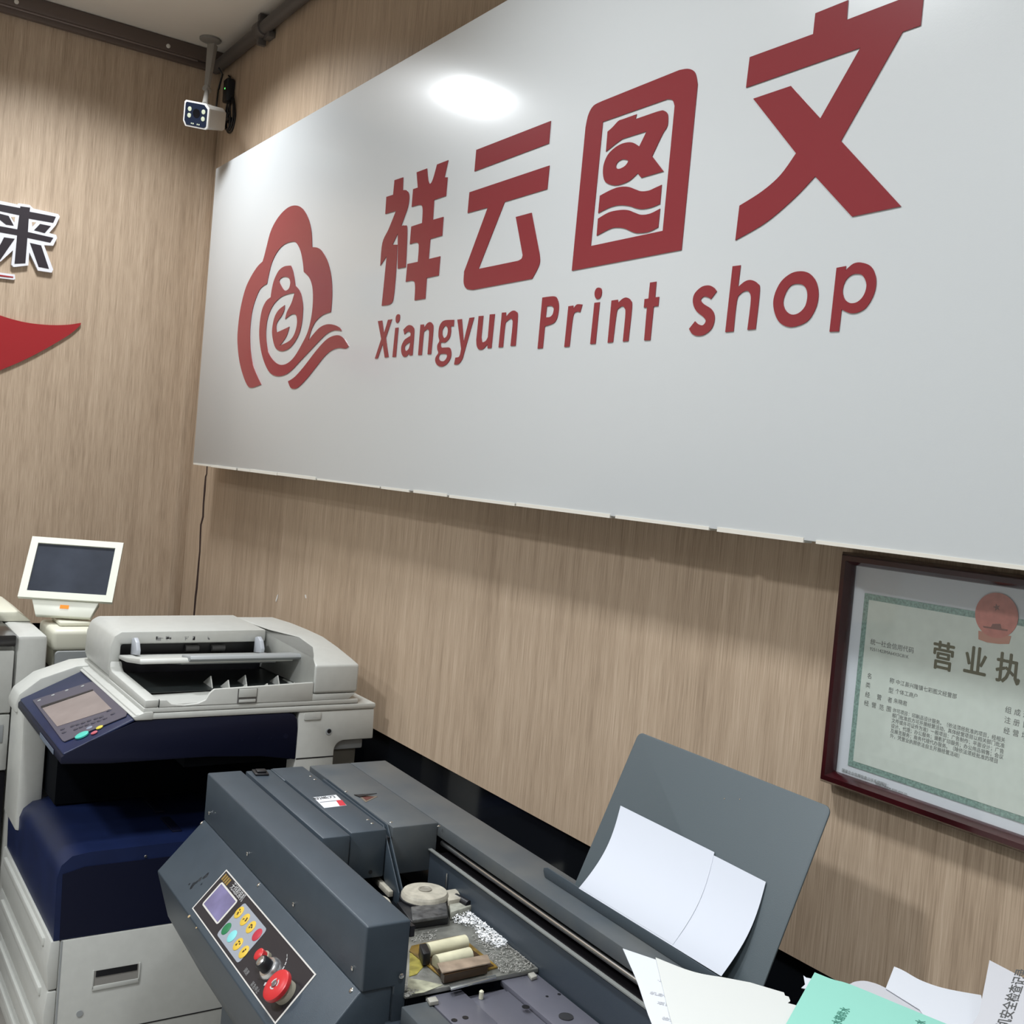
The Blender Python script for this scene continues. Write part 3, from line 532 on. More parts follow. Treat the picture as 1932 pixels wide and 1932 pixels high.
def rollr(u0, v0, u1, v1, r, z=.915):
    a = lp(u0, v0, 'z', z); b = lp(u1, v1, 'z', z); return MB().cyl(a, b, r, n=20)
bo('glue_roller', rollr(806, 1793, 878, 1777, .0125, .912), IVORY, gp); bo('glue_roller', rollr(822, 1816, 886, 1801, .0125, .912), IVORY, gp)
bo('scraper_plate', slab([(824, 1818), (920, 1801), (926, 1817), (834, 1836)], .918, .921, .92), mat('brown_scraper', (.30, .23, .17), .35, noise=.3, nscale=40), gp, bevel=.001)
bo('scraper_face', slab([(832, 1838), (921, 1820), (920, 1827), (838, 1846)], .9035, .917, .912), BROWN, gp)
bo('tank_block', slab([(790, 1791), (804, 1789), (812, 1808), (798, 1811)], .904, .925, .915), BLK, gp, bevel=.002)
bo('deck_rail', slab([(848, 1858), (935, 1838), (937, 1843), (851, 1866)], .9002, .9035), mat('bright_steel', (.62, .66, .66), .25, metal=.9), bevel=.0006)
# milling head discs
BEI = mat('dusty_disc', (.43, .40, .33), .5, noise=.2, nscale=60)
c = lp(802, 1680, 'z', .932); d_ = bo('milling_disc', MB().lathe((c.x, c.y, .90), (0, 0, 1), [(.046, 0), (.046, .026), (.0445, .028), (.043, .031), (.012, .032)], 40), BEI)
bo('disc_collar', MB().lathe((c.x, c.y, .9025), (0, 0, 1), [(.049, 0), (.049, .017), (.0465, .0175)], 40), BLK, d_); bo('disc_hub', MB().lathe((c.x-.004, c.y+.002, .9322), (0, 0, 1), [(.013, 0), (.013, .0015), (.010, .002), (.009, .001)], 24), mat('hub_grey', (.26, .24, .2), .4), d_)
c2_ = lp(713, 1700, 'z', .926); d2 = bo('milling_disc', MB().lathe((c2_.x-.004, c2_.y-.012, .90), (0, 0, 1), [(.040, 0), (.040, .02), (.036, .026)], 36), BEI)
bo('head_block', slab([(748, 1706), (846, 1700), (846, 1735), (776, 1744)], .9005, .915, .91), BLK, bevel=.002)
bo('head_block', slab([(775, 1712), (842, 1704), (845, 1728), (778, 1738)], .9152, .922, .92), mat('sooty_steel', (.03, .03, .032), .35, noise=.8, nscale=80, dust=(.12, .12, .12)), bevel=.002)
bo('clamp_arm', slab([(846, 1705), (883, 1700), (893, 1712), (850, 1726)], .9005, .917, .912), mat('arm_beige', (.33, .33, .28), .45, noise=.25, nscale=70), bevel=.003)
bo('clamp_arm', slab([(838, 1682), (862, 1678), (872, 1697), (846, 1702)], .9005, .925, .922), BEI, bevel=.003)
bo('arm_pin', MB().cyl((.60, .327, .918), (.64, .334, .918), .008), BLK)
c = lp(842, 1662, 'z', .93); bo('thin_pin', MB().cyl((c.x, c.y, .905), (c.x, c.y, .945), .0015), STEEL)
bo('belt', slab([(702, 1652), (712, 1652), (742, 1683), (733, 1684)], .9005, .912, .91), BEI, bevel=.001)
# book clamp carriage on the right
LIL = mat('lilac_grey_steel', (.165, .165, .20), .32, metal=.35, noise=.06, nscale=14)
cl = bo('clamp_carriage', MB().box(.893, L_-.01, .118, .336, .865, .880), LIL, bevel=.001)
bo('clamp_plate', MB().box(.886, L_-.01, .116, .183, .8802, .890), LIL, cl, bevel=.001)
bo('clamp_plate', MB().box(.908, L_-.01, .1835, .262, .8802, .8835), LIL, cl, bevel=.001)
bo('clamp_plate', MB().box(.880, L_-.01, .2625, .334, .8802, .891), LIL, cl, bevel=.001)
bo('carriage_block', MB().box(.898, L_-.01, .066, .1145, .86, .889), GREYDUST, cl, bevel=.002)
bo('stop_tab', slab([(806, 1882), (822, 1879), (828, 1888), (811, 1891)], .8905, .897), mat('tab_beige', (.35, .34, .30), .4), cl, bevel=.001)
bo('stop_tab', slab([(996, 1836), (1007, 1833), (1014, 1841), (1003, 1845)], .8915, .897), mat('tab_beige', (.35, .34, .30), .4), cl, bevel=.001)
bo('stop_pin', MB().lathe((*q(909, 1866, .90), .884), (0, 0, 1), [(.004, 0), (.004, .012), (.002, .014)], 12), mat('tab_beige', (.6, .58, .45), .4), cl)
for u, v, r, z in ((992, 1900, .0065, .8912), (857, 1925, .005, .8902), (878, 1920, .005, .8902), (1032, 1880, .0025, .8912), (1055, 1876, .003, .8912)):
    x, y = q(u, v, z); bo('bolt_hole', MB().cyl((x, y, z), (x, y, z+.0006), r), BLK, cl)
x, y = q(1068, 1918, .892); bo('round_stud', MB().lathe((x, y, .8912), (0, 0, 1), [(.012, 0), (.012, .0015), (.010, .0018)], 24), mat('stud_grey', (.06, .06, .065), .3, metal=.5), cl)
for u, v in ((806, 1886), (812, 1893)): x, y = q(u, v, .89); bo('screw', MB().lathe((x, y, .8895), (0, 0, 1), [(.0035, 0), (.003, .004)], 12), SCREW, cl)
bo('side_channel', MB().prism([(.3365, .862), (.3365, .875), (.3378, .875), (.3378, .862)], 'x', .90, L_), GREYSIDE)
# things on the housing and covers
def lathe_screw(p, n, r=.004, par=None):
    return bo('screw', MB().lathe(p, n, [(r, 0), (r, r*.35), (r*.55, r*.6)], 14), SCREW, par or hs)
for u, v in ((395, 1534), (467, 1611), (554, 1706), (665, 1827)): p = lp(u, v, 'y', .0025); lathe_screw(p, (0, -1, 0))
CN = Vector((0, -(SR[1]-SL[1]), SR[0]-SL[0])).normalized(); CD = Vector((0, SL[0]-SR[0], SL[1]-SR[1])).normalized()   # console normal, downhill
C0 = Vector((0, SR[0], SR[1]))
def con(x, s_, h=0): return C0+Vector((x, 0, 0))+CD*s_+CN*h
for x, s_ in ((.006, .008), (.395, .006), (.853, .008)): lathe_screw(con(x, s_), CN, .0042, cs)
p = lp(757, 1841, 'x', .8815); lathe_screw(p, (1, 0, 0), .0045)
for u, v in ((816, 1623),): p = lp(u, v, 'x', .4625); lathe_screw(p, (1, 0, 0), .0035, c3)
for u, v, par in ((586, 1465, c2), (594, 1471, c2), (694, 1547, c2), (702, 1554, c2), (738, 1552, c3), (653, 1494, c3), (828, 1559, c3)): x, y = q(u, v, 1.02); lathe_screw((x, y, 1.0198), (0, 0, 1), .0032, par)
p = lp(699, 1645, 'x', .4685); bo('bolt_hole', MB().cyl(p, p+Vector((.0006, 0, 0)), .004), BLK, c2)
sw = bo('power_switch', MB().prism([(.006, .104), (.046, .100), (.052, .130), (.012, .136)], 'z', 1.0185, 1.0225), BLK, bevel=.001); bo('rocker', MB().prism([(.018, .108), (.040, .106), (.043, .127), (.021, .130)], 'z', 1.0226, 1.027), BLK, sw, bevel=.0015)
A4 = [q(*p_, 1.02) for p_ in ((591, 1505), (634, 1500), (654, 1520), (612, 1525))]
st = bo('warning_sticker', MB().prism(A4, 'z', 1.0203, 1.0207), mat('sticker_white', (.72, .74, .78), .4))
bo('printed_corner', MB().prism([q(*p_, 1.02) for p_ in ((634, 1511), (645, 1510), (653, 1520), (641, 1521))], 'z', 1.0208, 1.0211), mat('sticker_red', (.55, .03, .05), .4), st)
mb = MB(); 
M_ = frame_m((*q(613, 1505, 1.0212), 1.0209), Vector((*q(634, 1500), 0))-Vector((*q(591, 1505), 0)), Vector((*q(591, 1505), 0))-Vector((*q(612, 1525), 0)))
bo('printed_text', text('切纸刀', .017, M_, .0001, bold=.0004), mat('ink_black', (.02, .02, .02), .5), st)
bo('printed_line', MB().prism([q(*p_, 1.02) for p_ in ((603, 1514), (641, 1510), (642, 1511), (604, 1515))], 'z', 1.0208, 1.021), mat('ink_grey', (.2, .2, .22), .5), st)
wt = bo('warning_triangle', MB().prism([q(*p_, 1.02) for p_ in ((674, 1500), (713, 1503), (690, 1514))], 'z', 1.0203, 1.0206), mat('faded_yellow', (.16, .13, .10), .5))
bo('printed_mark', MB().prism([q(*p_, 1.02) for p_ in ((681, 1502), (706, 1504), (691, 1511))], 'z', 1.0207, 1.0209), mat('faded_red', (.10, .03, .025), .5), wt)
bo('torn_flap', MB().hexa([Vector(p_) for p_ in ((.245, .256, 1.021), (.265, .302, 1.026), (.262, .262, 1.021))], [Vector(p_)+Vector((0, 0, .0012)) for p_ in ((.245, .256, 1.021), (.265, .302, 1.026), (.262, .262, 1.021))]), BLK)
# control decal
CM = frame_m(C0, (1, 0, 0), -CD)                # local x along the console, y uphill, z out
def cbox(name, x0, x1, s0, s1, h0, h1, m_, par, r=0, skew=0):
    pts = rrect(x0, x1, -s1, -s0, r) if r else [(x0, -s1), (x1, -s1), (x1, -s0), (x0, -s0)]
    return bo(name, MB().prism(pts, 'z', h0, h1, CM), m_, par)
DEC = mat('decal_black', (.018, .016, .02), .35); DLN = mat('decal_line', (.55, .53, .50), .4)
ctl = cbox('control_decal', .250, .748, .032, .130, .0004, .0012, DLN, cs); cbox('decal_field', .2545, .7435, .0345, .1275, .0013, .0016, DEC, ctl)
lc = cbox('lcd_frame', .272, .378, .0535, .110, .0017, .0022, DLN, ctl, .006); cbox('lcd_screen', .278, .372, .057, .1065, .0023, .0026, mat('lcd_lilac', (.16, .145, .27), .2, noise=.2, nscale=20), lc)
kp = cbox('key_field', .400, .533, .046, .121, .0017, .0021, mat('key_field_grey', (.27, .29, .33), .4), ctl, .008)
KY, KG, KC, KR = (mat('key_'+n_, c_, .4) for n_, c_ in (('yellow', (.62, .42, .05)), ('green', (.015, .16, .06)), ('cyan', (.2, .55, .56)), ('red', (.42, .03, .05))))
INK = mat('key_ink', (.06, .035, .01), .5)
for i, (x, s_, m_, nm) in enumerate([(.4115, .065, KY, 'yellow'), (.447, .065, KY, 'yellow'), (.4825, .065, KY, 'yellow'), (.518, .065, KR, 'red'), (.4155, .101, KG, 'green'), (.451, .101, KC, 'cyan'), (.4875, .101, KY, 'yellow'), (.522, .101, KY, 'yellow')]):
    k = bo('key', MB().lathe(con(x, s_, .0021), CN, [(.0125, 0), (.0125, .0006), (.0115, .0011)], 22), m_, kp, label=nm+' round membrane key')
    if m_ is KY:
        mb = MB()
        for j in range(5):
            a = random.uniform(-.006, .004); b = random.uniform(-.006, .005); mb.box(x+a, x+a+random.uniform(.002, .005), -s_+b, -s_+b+random.uniform(.001, .004), .0033, .0035, CM)
        bo('printed_symbol', mb, INK, k)
IW = mat('decal_ink_white', (.45, .45, .45), .5)
bo('printed_text', text('无线胶装机', .0175, CM @ Matrix.Translation((.352, -.044, .0018)), .0001, sx=.85), IW, ctl)
mb = MB()
for i in range(4): mb.box(.262+i*.010, .269+i*.010, -.052, -.038, .0017, .0019, CM); 
bo('printed_emblem', mb, mat('gold_print', (.22, .14, .035), .4), ctl)
bo('printed_text', text('调速', .010, CM @ Matrix.Translation((.572, -.118, .0018)), .0001), mat('decal_ink_grey', (.2, .2, .2), .5), ctl)
bo('printed_text', text('紧急停止', .0095, CM @ Matrix.Translation((.629, -.122, .0018)), .0001), mat('decal_ink_grey', (.2, .2, .2), .5), ctl)
mb = MB()
for i in range(9):
    a0 = math.radians(70-i*15); a1 = a0-math.radians(11); w_ = .001+i*.0006; R = .031
    mb.prism([(.628+R*math.cos(a0), -.0765+R*math.sin(a0)), (.628+R*math.cos(a1), -.0765+R*math.sin(a1)), (.628+(R+w_)*math.cos(a1), -.0765+(R+w_)*math.sin(a1)), (.628+(R+w_)*math.cos(a0), -.0765+(R+w_)*math.sin(a0))], 'z', .0017, .0019, CM)
bo('printed_scale', mb, IW, ctl)
# buttons: centre on the panel is found from where the raised cap shows
def capc(u, v, h):
    n_ = BM.to_3x3() @ CN; p = pxp(u, v, BM @ con(0, 0, h), n_); return BM.inverted() @ p - CN*h
mb = MB()
for u, v, r in ((361, 1674, .0055), (365, 1668, .006), (371, 1664, .0045), (377, 1659, .0055), (384, 1656, .0045), (389, 1652, .006), (392, 1648, .0035), (380, 1668, .003), (357, 1668, .003)):
    c = capc(u, v, .0003); mb.prism([(r*math.cos(a), r*math.sin(a)*random.uniform(.7, 1.2)) for a in [i*math.pi/5 for i in range(10)]], 'z', 0, .0003, frame_m(c, (1, 0, 0), CD))
bo('scuff', mb, mat('scuff_dark', (.016, .02, .026), .6), cs)
REDB = mat('stop_red', (.50, .025, .028), .33)
c = capc(487, 1799, .022); pb = bo('push_button', MB().lathe(c, CN, [(.0135, .001), (.0135, .009), (.012, .010)], 24), mat('ring_khaki', (.25, .23, .17), .35), cs); bo('cap', MB().lathe(c, CN, [(.011, .0102), (.011, .021), (.009, .0225)], 24), REDB, pb, label='red push button cap')
c = capc(490, 1812, .030); kn = bo('speed_knob', MB().lathe(c, CN, [(.021, .001), (.021, .005), (.0175, .010), (.0165, .0102)], 30), STEEL, cs)
bo('knob_grip', MB().lathe(c, CN, [(.0135, .0102), (.0125, .026), (.011, .028)], 26), BLK, kn); bo('knob_cap', MB().lathe(c, CN, [(.0092, .0282), (.0092, .0295), (.008, .0302)], 22), mat('knob_silver', (.7, .7, .7), .25, metal=1), kn)
c = capc(519, 1857, .030); es = bo('emergency_stop', MB().lathe(c, CN, [(.021, .001), (.021, .012), (.018, .013), (.018, .018)], 30), mat('ring_beige', (.42, .39, .31), .35), cs)
ms = bo('mushroom_cap', MB().lathe(c, CN, [(.018, .0182), (.0275, .0205), (.0285, .0235), (.0275, .0285), (.024, .0305), (.012, .0312)], 36), REDB, es, label='red mushroom cap')
mb = MB()
for k in range(3):
    pts = []
    for a in range(7): t_ = math.radians(k*120+a*13); pts.append((.0098*math.cos(t_), .0098*math.sin(t_)))
    for a in range(6, -1, -1): t_ = math.radians(k*120+a*13); pts.append((.0075*math.cos(t_), .0075*math.sin(t_)))
    mb.prism(pts, 'z', .0313, .0317, frame_m(c, (1, 0, 0), -CD))
bo('printed_arrows', mb, IW, ms); bo('key_barrel', MB().lathe(c, CN, [(.0058, .0312), (.0058, .033), (.0045, .0334)], 20), mat('barrel_grey', (.22, .2, .2), .3, metal=.6), ms)
for x, s_, r in ((.262, .1435, .0035), (.318, .1445, .002)): bo('paint_drip', MB().lathe(con(x, s_, 0), CN, [(r, 0), (r*.8, .001)], 10), mat('drip_tan', (.42, .31, .17), .5), cs)
# paper shreds left by the milling head
mb = MB(); rr = random.Random(3)
SH = mat('paper_shred', (.86, .87, .88), .8); SHG = mat('grey_shred', (.26, .255, .235), .85)
poly_ = [(850, 1737), (905, 1712), (925, 1730), (975, 1775), (940, 1790), (905, 1775), (895, 1750)]
def inside(u, v, P_):
    c_ = False; j = len(P_)-1
    for i in range(len(P_)):
        if (P_[i][1] > v) != (P_[j][1] > v) and u < (P_[j][0]-P_[i][0])*(v-P_[i][1])/(P_[j][1]-P_[i][1])+P_[i][0]: c_ = not c_
        j = i
    return c_
def shred(mb, P_, N, zb, zt, s0, s1):
    n = 0
    while n < N:
        u = rr.uniform(min(p[0] for p in P_), max(p[0] for p in P_)); v = rr.uniform(min(p[1] for p in P_), max(p[1] for p in P_))
        if not inside(u, v, P_): continue
        x, y = q(u, v, .903); y = min(y, .330); z = zb+rr.random()*(zt-zb)
        a = rr.uniform(0, 6.28); l = rr.uniform(s0, s1); w_ = l*rr.uniform(.2, .6); d1 = Vector((math.cos(a), math.sin(a), rr.uniform(-.5, .5)))*l; d2 = Vector((-math.sin(a), math.cos(a), rr.uniform(-.6, .6)))*w_
        p = Vector((x, y, z)); mb.poly([p-d1-d2, p+d1-d2*.4, p+d1*.8+d2, p-d1*.6+d2]); n += 1
shred(mb, poly_, 1500, .901, .910, .0012, .0032)
o = obj('paper_shreds', mb, SH); 
o.matrix_world = BM @ o.matrix_world; WM[o.name] = o.matrix_world.copy(); o['kind'] = 'stuff'; tag(o, 'white paper shreds and dust piled on the deck of the binding machine', 'paper shreds')
mb = MB(); shred(mb, [(895, 1750), (940, 1790), (975, 1775), (1022, 1815), (985, 1832), (945, 1835), (925, 1805), (890, 1770)], 900, .9008, .9045, .001, .0028); shred(mb, [(775, 1762), (825, 1752), (822, 1768), (776, 1776)], 120, .9008, .902, .001, .003)
shred(mb, [(766, 1862), (790, 1866), (775, 1878), (766, 1880)], 90, .9008, .903, .001, .003)
o = obj('paper_dust', mb, SHG); o.matrix_world = BM @ o.matrix_world; WM[o.name] = o.matrix_world.copy(); o['kind'] = 'stuff'; tag(o, 'grey matted paper dust beside the glue tank of the binding machine', 'paper dust')
# ================================================================ BOOK REST BOARD AND ITS PAPERS (on the rail of the binding machine)
PB, PT = Vector((0, .411, 1.0235)), Vector((0, .530, 1.302)); BD = (PT-PB).normalized(); BN = Vector((0, -BD.z, BD.y))
def brd(x, s_, h=0): return PB+Vector((x, 0, 0))+BD*s_+BN*h
BH = (PT-PB).length
def rr_board(x0, x1, r=.012): return rrect(x0, x1, 0, BH, r)
QM = frame_m(PB, (1, 0, 0), BD)               # z points towards the room? checked below
sgn = 1 if (QM.to_3x3() @ Vector((0, 0, 1))).dot(BN) > 0 else -1
bd = bo('book_rest', MB().prism(rr_board(.864, 1.322), 'z', -sgn*.003, 0, QM), mat('grey_board', (.075, .096, .108), .5, bump=.1, bscale=900), bevel=.0012)
bo('rest_lip', MB().prism([(.788, 1.030), (.794, 1.0205), (1.335, 1.0205), (1.335, 1.0405), (.800, 1.0405), (.788, 1.036)], 'y', .397, .4005), mat('grey_board_lip', (.05, .066, .08), .5), bd, bevel=.001)
bo('rest_shelf', MB().box(.80, 1.33, .4006, .43, 1.0203, 1.0228), GREYSIDE, bd)
for u, v in ((1396, 1508), (1367, 1507)): p = BM.inverted() @ pxp(u, v, BM @ brd(0, 0), BM.to_3x3() @ BN); bo('speck', MB().lathe(p, BN, [(.0014, 0), (.001, .0006)], 8), SCREW, bd)
PAPER = mat('copy_paper', (.62, .65, .72), .75, spec=.3)
def bsheet(tl, tr, bl, br, bulge, off, name, label, notch=0):
    def at(u, v, h): return BM.inverted() @ pxp(u, v, BM @ brd(0, 0, h), BM.to_3x3() @ BN)
    g = []; R = 16
    for i in range(R+1):
        f = i/R; row = []
        hh = off+bulge*math.sin(f**2.2*math.pi*.5)
        for j in range(9):
            k = j/8; u0 = tl[0]+(bl[0]-tl[0])*f; v0 = tl[1]+(bl[1]-tl[1])*f; u1 = tr[0]+(br[0]-tr[0])*f; v1 = tr[1]+(br[1]-tr[1])*f
            cx = 11*math.sin(f*math.pi); row.append(BM @ at(u0+(u1-u0)*k+cx, v0+(v1-v0)*k+cx*.4, hh))
        g.append(row)
    return tag(obj(name, MB().sheet(g, .0003), PAPER), label, 'paper')
bsheet((1171, 1524), (1445, 1664), (1092, 1676), (1361, 1842), .016, .0030, 'paper_sheets', 'wider blank white sheets leaning on the grey book rest', 0)
bsheet((1171, 1520), (1348, 1608), (1094, 1674), (1270, 1782), .016, .0034, 'paper_sheets', 'narrower blank white sheets lying on top of the wider ones on the book rest', 0)
# ================================================================ CERTIFICATE
CY = -.032
ct = thing('framed_certificate', 'business licence certificate in a dark red wooden frame below the shop sign', 'certificate', (3.99, -.015, 1.275))
FW = mat('red_lacquered_wood', (.032, .003, .005), .2, spec=.6, noise=.3, nscale=20, coat=.5)
fx0, fx1, fz0, fz1, fwid = 3.700, 4.286, 1.280, 1.672, .021
a0, a1, b0, b1 = fx0, fx1, fz0, fz1
def fside(p): 
    mb = MB(); 
    prof = [(0, 0), (0, -.026), (.006, -.034), (.014, -.034), (.019, -.024), (fwid, -.020), (fwid, 0)]
    (x0, z0, ix, iz), (x1, z1, jx, jz) = p
    return mb.hexa([Vector((x0+ix*d, y, z0+iz*d)) for d, y in prof], [Vector((x1+jx*d, y, z1+jz*d)) for d, y in prof])
for p in (((a0, b0, 1, 1), (a0, b1, 1, -1)), ((a1, b0, -1, 1), (a1, b1, -1, -1)), ((a0, b0, 1, 1), (a1, b0, -1, 1)), ((a0, b1, 1, -1), (a1, b1, -1, -1))): obj('frame_rail', fside(p), FW, ct)
YP = -.014
obj('backing', MB().box(a0+.015, a1-.015, -.0135, -.001, b0+.015, b1-.015), mat('white_mount', (.66, .70, .74), .6), ct)
ix0, ix1, iz0, iz1 = 3.744, 4.262, 1.318, 1.608
obj('border', MB().box(ix0, ix1, YP-.0006, YP, iz0, iz1), mat('green_border', (.22, .33, .29), .6, noise=.35, nscale=260), ct)
obj('paper', MB().box(ix0+.010, ix1-.010, YP-.001, YP-.0007, iz0+.010, iz1-.010), mat('pale_green_paper', (.60, .66, .60), .6, noise=.04, nscale=60), ct)
obj('glass', MB().box(a0+.019, a1-.019, -.0185, -.0170, b0+.019, b1-.019), None or mat('picture_glass', (1, 1, 1), .03), ct)
gn = bpy.data.materials['picture_glass'].node_tree; gt = gn.nodes.new('ShaderNodeBsdfTransparent'); gg = gn.nodes.new('ShaderNodeBsdfGlossy'); gg.inputs['Roughness'].default_value = .04
gm = gn.nodes.new('ShaderNodeMixShader'); gm.inputs[0].default_value = .06; gn.links.new(gt.outputs[0], gm.inputs[1]); gn.links.new(gg.outputs[0], gm.inputs[2]); gn.links.new(gm.outputs[0], gn.nodes['Material Output'].inputs[0])
YT = YP-.0012
GM = lambda x, z: Matrix.Translation((x, YT, z)) @ Matrix.Rotation(math.pi/2, 4, 'X')
OLV = mat('olive_ink', (.10, .095, .045), .5); INK2 = mat('grey_ink', (.16, .17, .16), .6)
for ch, u, v in (('营', 1779, 1242), ('业', 1840, 1252), ('执', 1902, 1266)):
    p = px(u, v, 'y', YT); obj('title_character', text(ch, .047, GM(p.x, p.z), .0001, sx=.86, bold=.0012), OLV, ct)
p = px(1779, 1242, 'y', YT); p2 = px(1840, 1252, 'y', YT)
obj('title_character', text('照', .047, GM(p.x+(p2.x-p.x)*3.05, p.z), .0001, sx=.86, bold=.0012), OLV, ct)
def line(s, u, v, size, m_=INK2, bold=0, sx=1): p = px(u, v, 'y', YT); return obj('printed_line', text(s, size, GM(p.x, p.z), .00008, 'LEFT', sx, bold=bold), m_, ct)
line('统一社会信用代码', 1642, 1211, .0105); line('92511423MA64X5C81K', 1641, 1224, .0075)
for s, v in (('名    称', 1275), ('类    型', 1292), ('经营者', 1310), ('经营范围', 1327)):
    pass
for (s, pts) in (('名称', ((1639, 1275), (1681, 1284))), ('类型', ((1636, 1292), (1679, 1302))), ('经营者', ((1635, 1310), (1657, 1315), (1677, 1320))), ('经营范围', ((1633, 1326), (1647, 1330), (1661, 1334), (1675, 1337)))):
    for ch, (u, v) in zip(s, pts): line(ch, u-3, v, .0098)
line('中江县兴隆镇七彩图文经营部', 1690, 1287, .0085); line('个体工商户', 1689, 1304, .0085); line('朱晓君', 1686, 1322, .0085)
for i, s in enumerate(('许可项目：印刷品设计服务。（依法须经批准的项目，经相关', '部门批准后方可开展经营活动，具体经营项目以相关部门批准', '文件或许可证件为准）一般项目：广告制作；平面设计；广告', '设计、代理；办公服务；摄影扩印服务；办公用品销售；会议', '及展览服务；商务代理代办服务。（除依法须经批准的项目', '外，凭营业执照依法自主开展经营活动）')):
    line(s, 1684-i*1.0, 1340+i*9.6, .0077, sx=.94)
for s, v in (('组成形式', 1339), ('注册日期', 1358), ('经营场所', 1378)): 
    for i, ch in enumerate(s): line(ch, 1896+i*17-(v-1339)*.08, v+i*4.5, .0105)
line('国家企业信用信息公示系统网址：', 1588, 1453, .0065); line('http://www.gsxt.gov.cn', 1652, 1478, .0065)
SAL = mat('emblem_salmon', (.52, .20, .16), .6, noise=.12, nscale=90); SAD = mat('emblem_brown', (.22, .10, .08), .6)
p = px(1880, 1161, 'y', YT); em = obj('emblem', MB().prism([(p.x+.0345*math.cos(a), p.z+.0335*math.sin(a)) for a in [i*math.pi/18 for i in range(36)]], 'y', YT-.0004, YT), SAL, ct)
pts = [px(u, v, 'y', YT) for u, v in ((1846, 1190), (1908, 1200), (1904, 1215), (1885, 1215), (1862, 1212), (1846, 1206))]
obj('emblem_base', MB().prism([(p_.x, p_.z) for p_ in pts], 'y', YT-.0003, YT), mat('emblem_pale', (.50, .25, .18), .6), em)
pts = [px(u, v, 'y', YT) for u, v in ((1855, 1181), (1870, 1183), (1873, 1177), (1888, 1177), (1890, 1186), (1902, 1188), (1901, 1191), (1856, 1184))]
obj('emblem_gate', MB().prism([(p_.x, p_.z) for p_ in pts], 'y', YT-.0006, YT-.00045), SAD, em)
p = px(1881, 1146, 'y', YT); obj('emblem_star', MB().prism([(p.x+(.006 if i % 2 else .0025)*math.cos(i*math.pi/5), p.z+(.006 if i % 2 else .0025)*math.sin(i*math.pi/5)) for i in range(10)], 'y', YT-.0006, YT-.00045), SAD, em)
# ================================================================ SECURITY CAMERA
cc = thing('security_camera', 'white bullet security camera hanging from the ceiling in the corner', 'security camera', (.145, -.1, 3.505))
CCW = mat('camera_paint', (.27, .255, .235), .4)
top = Vector((.16, -.11, 3.511)); elb = px(391, 163, 'y', -.17); 
obj('ceiling_plate', MB().lathe(top, (0, 0, -1), [(.045, 0), (.045, .008), (.03, .012)], 28), CCW, cc)
arm0 = px(401, 85, 'y', -.14)
mb = MB(); d_ = (elb-arm0); s_ = Vector((1, .6, 0)).normalized(); k_ = d_.cross(s_).normalized()
mb.hexa([arm0+s_*.020+k_*.012, arm0-s_*.020+k_*.012, arm0-s_*.020-k_*.012, arm0+s_*.020-k_*.012], [elb+s_*.011+k_*.008, elb-s_*.011+k_*.008, elb-s_*.011-k_*.008, elb+s_*.011-k_*.008])
obj('bracket_arm', mb, CCW, cc, bevel=.003)
mb = MB().cyl(elb-k_*.014+Vector((0, 0, -.012)), elb+k_*.014+Vector((0, 0, -.012)), .014); obj('joint', mb, CCW, cc, bevel=.002)
fc = px(371, 217, 'y', -.27)                   # centre of the front face
nrm = Vector((.55, -.80, -.22)).normalized(); rt = Vector((0, 0, 1)).cross(nrm).normalized()*1; upv = nrm.cross(rt).normalized()
rl = math.radians(-11); rt, upv = rt*math.cos(rl)+upv*math.sin(rl), upv*math.cos(rl)-rt*math.sin(rl)
hw, hh = .058, .047
def cp(x, y, z): return fc+rt*x+upv*y-nrm*z
prof = [(-hw+.012, -hh), (-hw, -hh+.018), (-hw, hh-.006), (-hw+.006, hh), (hw-.018, hh-.0), (hw, hh-.016), (hw, -hh+.008), (hw-.010, -hh)]
mb = MB().hexa([cp(x, y, 0) for x, y in prof], [cp(x*.9, y*.9, .115) for x, y in prof]); obj('camera_body', mb, CCW, cc, bevel=.004)
obj('front_rim', MB().hexa([cp(x*1.03, y*1.03, -.004) for x, y in prof], [cp(x*1.03, y*1.03, .004) for x, y in prof]), mat('camera_rim', (.48, .47, .45), .3), cc, bevel=.0015)
fp = obj('front_glass', MB().hexa([cp(x*.9, y*.9, -.0055) for x, y in prof], [cp(x*.9, y*.9, -.0042) for x, y in prof]), mat('camera_glass', (.008, .012, .025), .12), cc)
LM = mat('lamp_lens', (.34, .36, .27), .25)
for x, y in ((-.030, .018), (-.030, -.006), (.036, .016), (.036, -.010)):
    obj('lamp_lens', MB().lathe(cp(x, y, -.0055), nrm, [(.0088, 0), (.0088, .0015), (.005, .002)], 20), LM, fp)
obj('lens', MB().lathe(cp(.003, .006, -.0055), nrm, [(.017, 0), (.017, .001), (.012, .0012)], 26), mat('lens_black', (.003, .003, .004), .1), fp)
for x in (-.016, -.008, .012, .020): obj('sensor_dot', MB().lathe(cp(x, -.034, -.0055), nrm, [(.003, 0), (.003, .0012)], 10), LM, fp)
bp = cp(0, hh, .045); mb = MB().cyl(elb+Vector((0, 0, -.018)), bp-upv*.004, .009, .012); obj('joint', mb, CCW, cc)
mb = MB().box(-.022, .022, -.016, .016, 0, .006, frame_m(bp-upv*.005, rt, -nrm)); obj('mount_foot', mb, CCW, cc, bevel=.001)
obj('signal_cable', MB().tube([px(412, 128, 'y', -.06), px(420, 140, 'y', -.04), px(412, 170, 'y', -.05), cp(.0, .03, .115)], .0045, 8), BLK, cc)
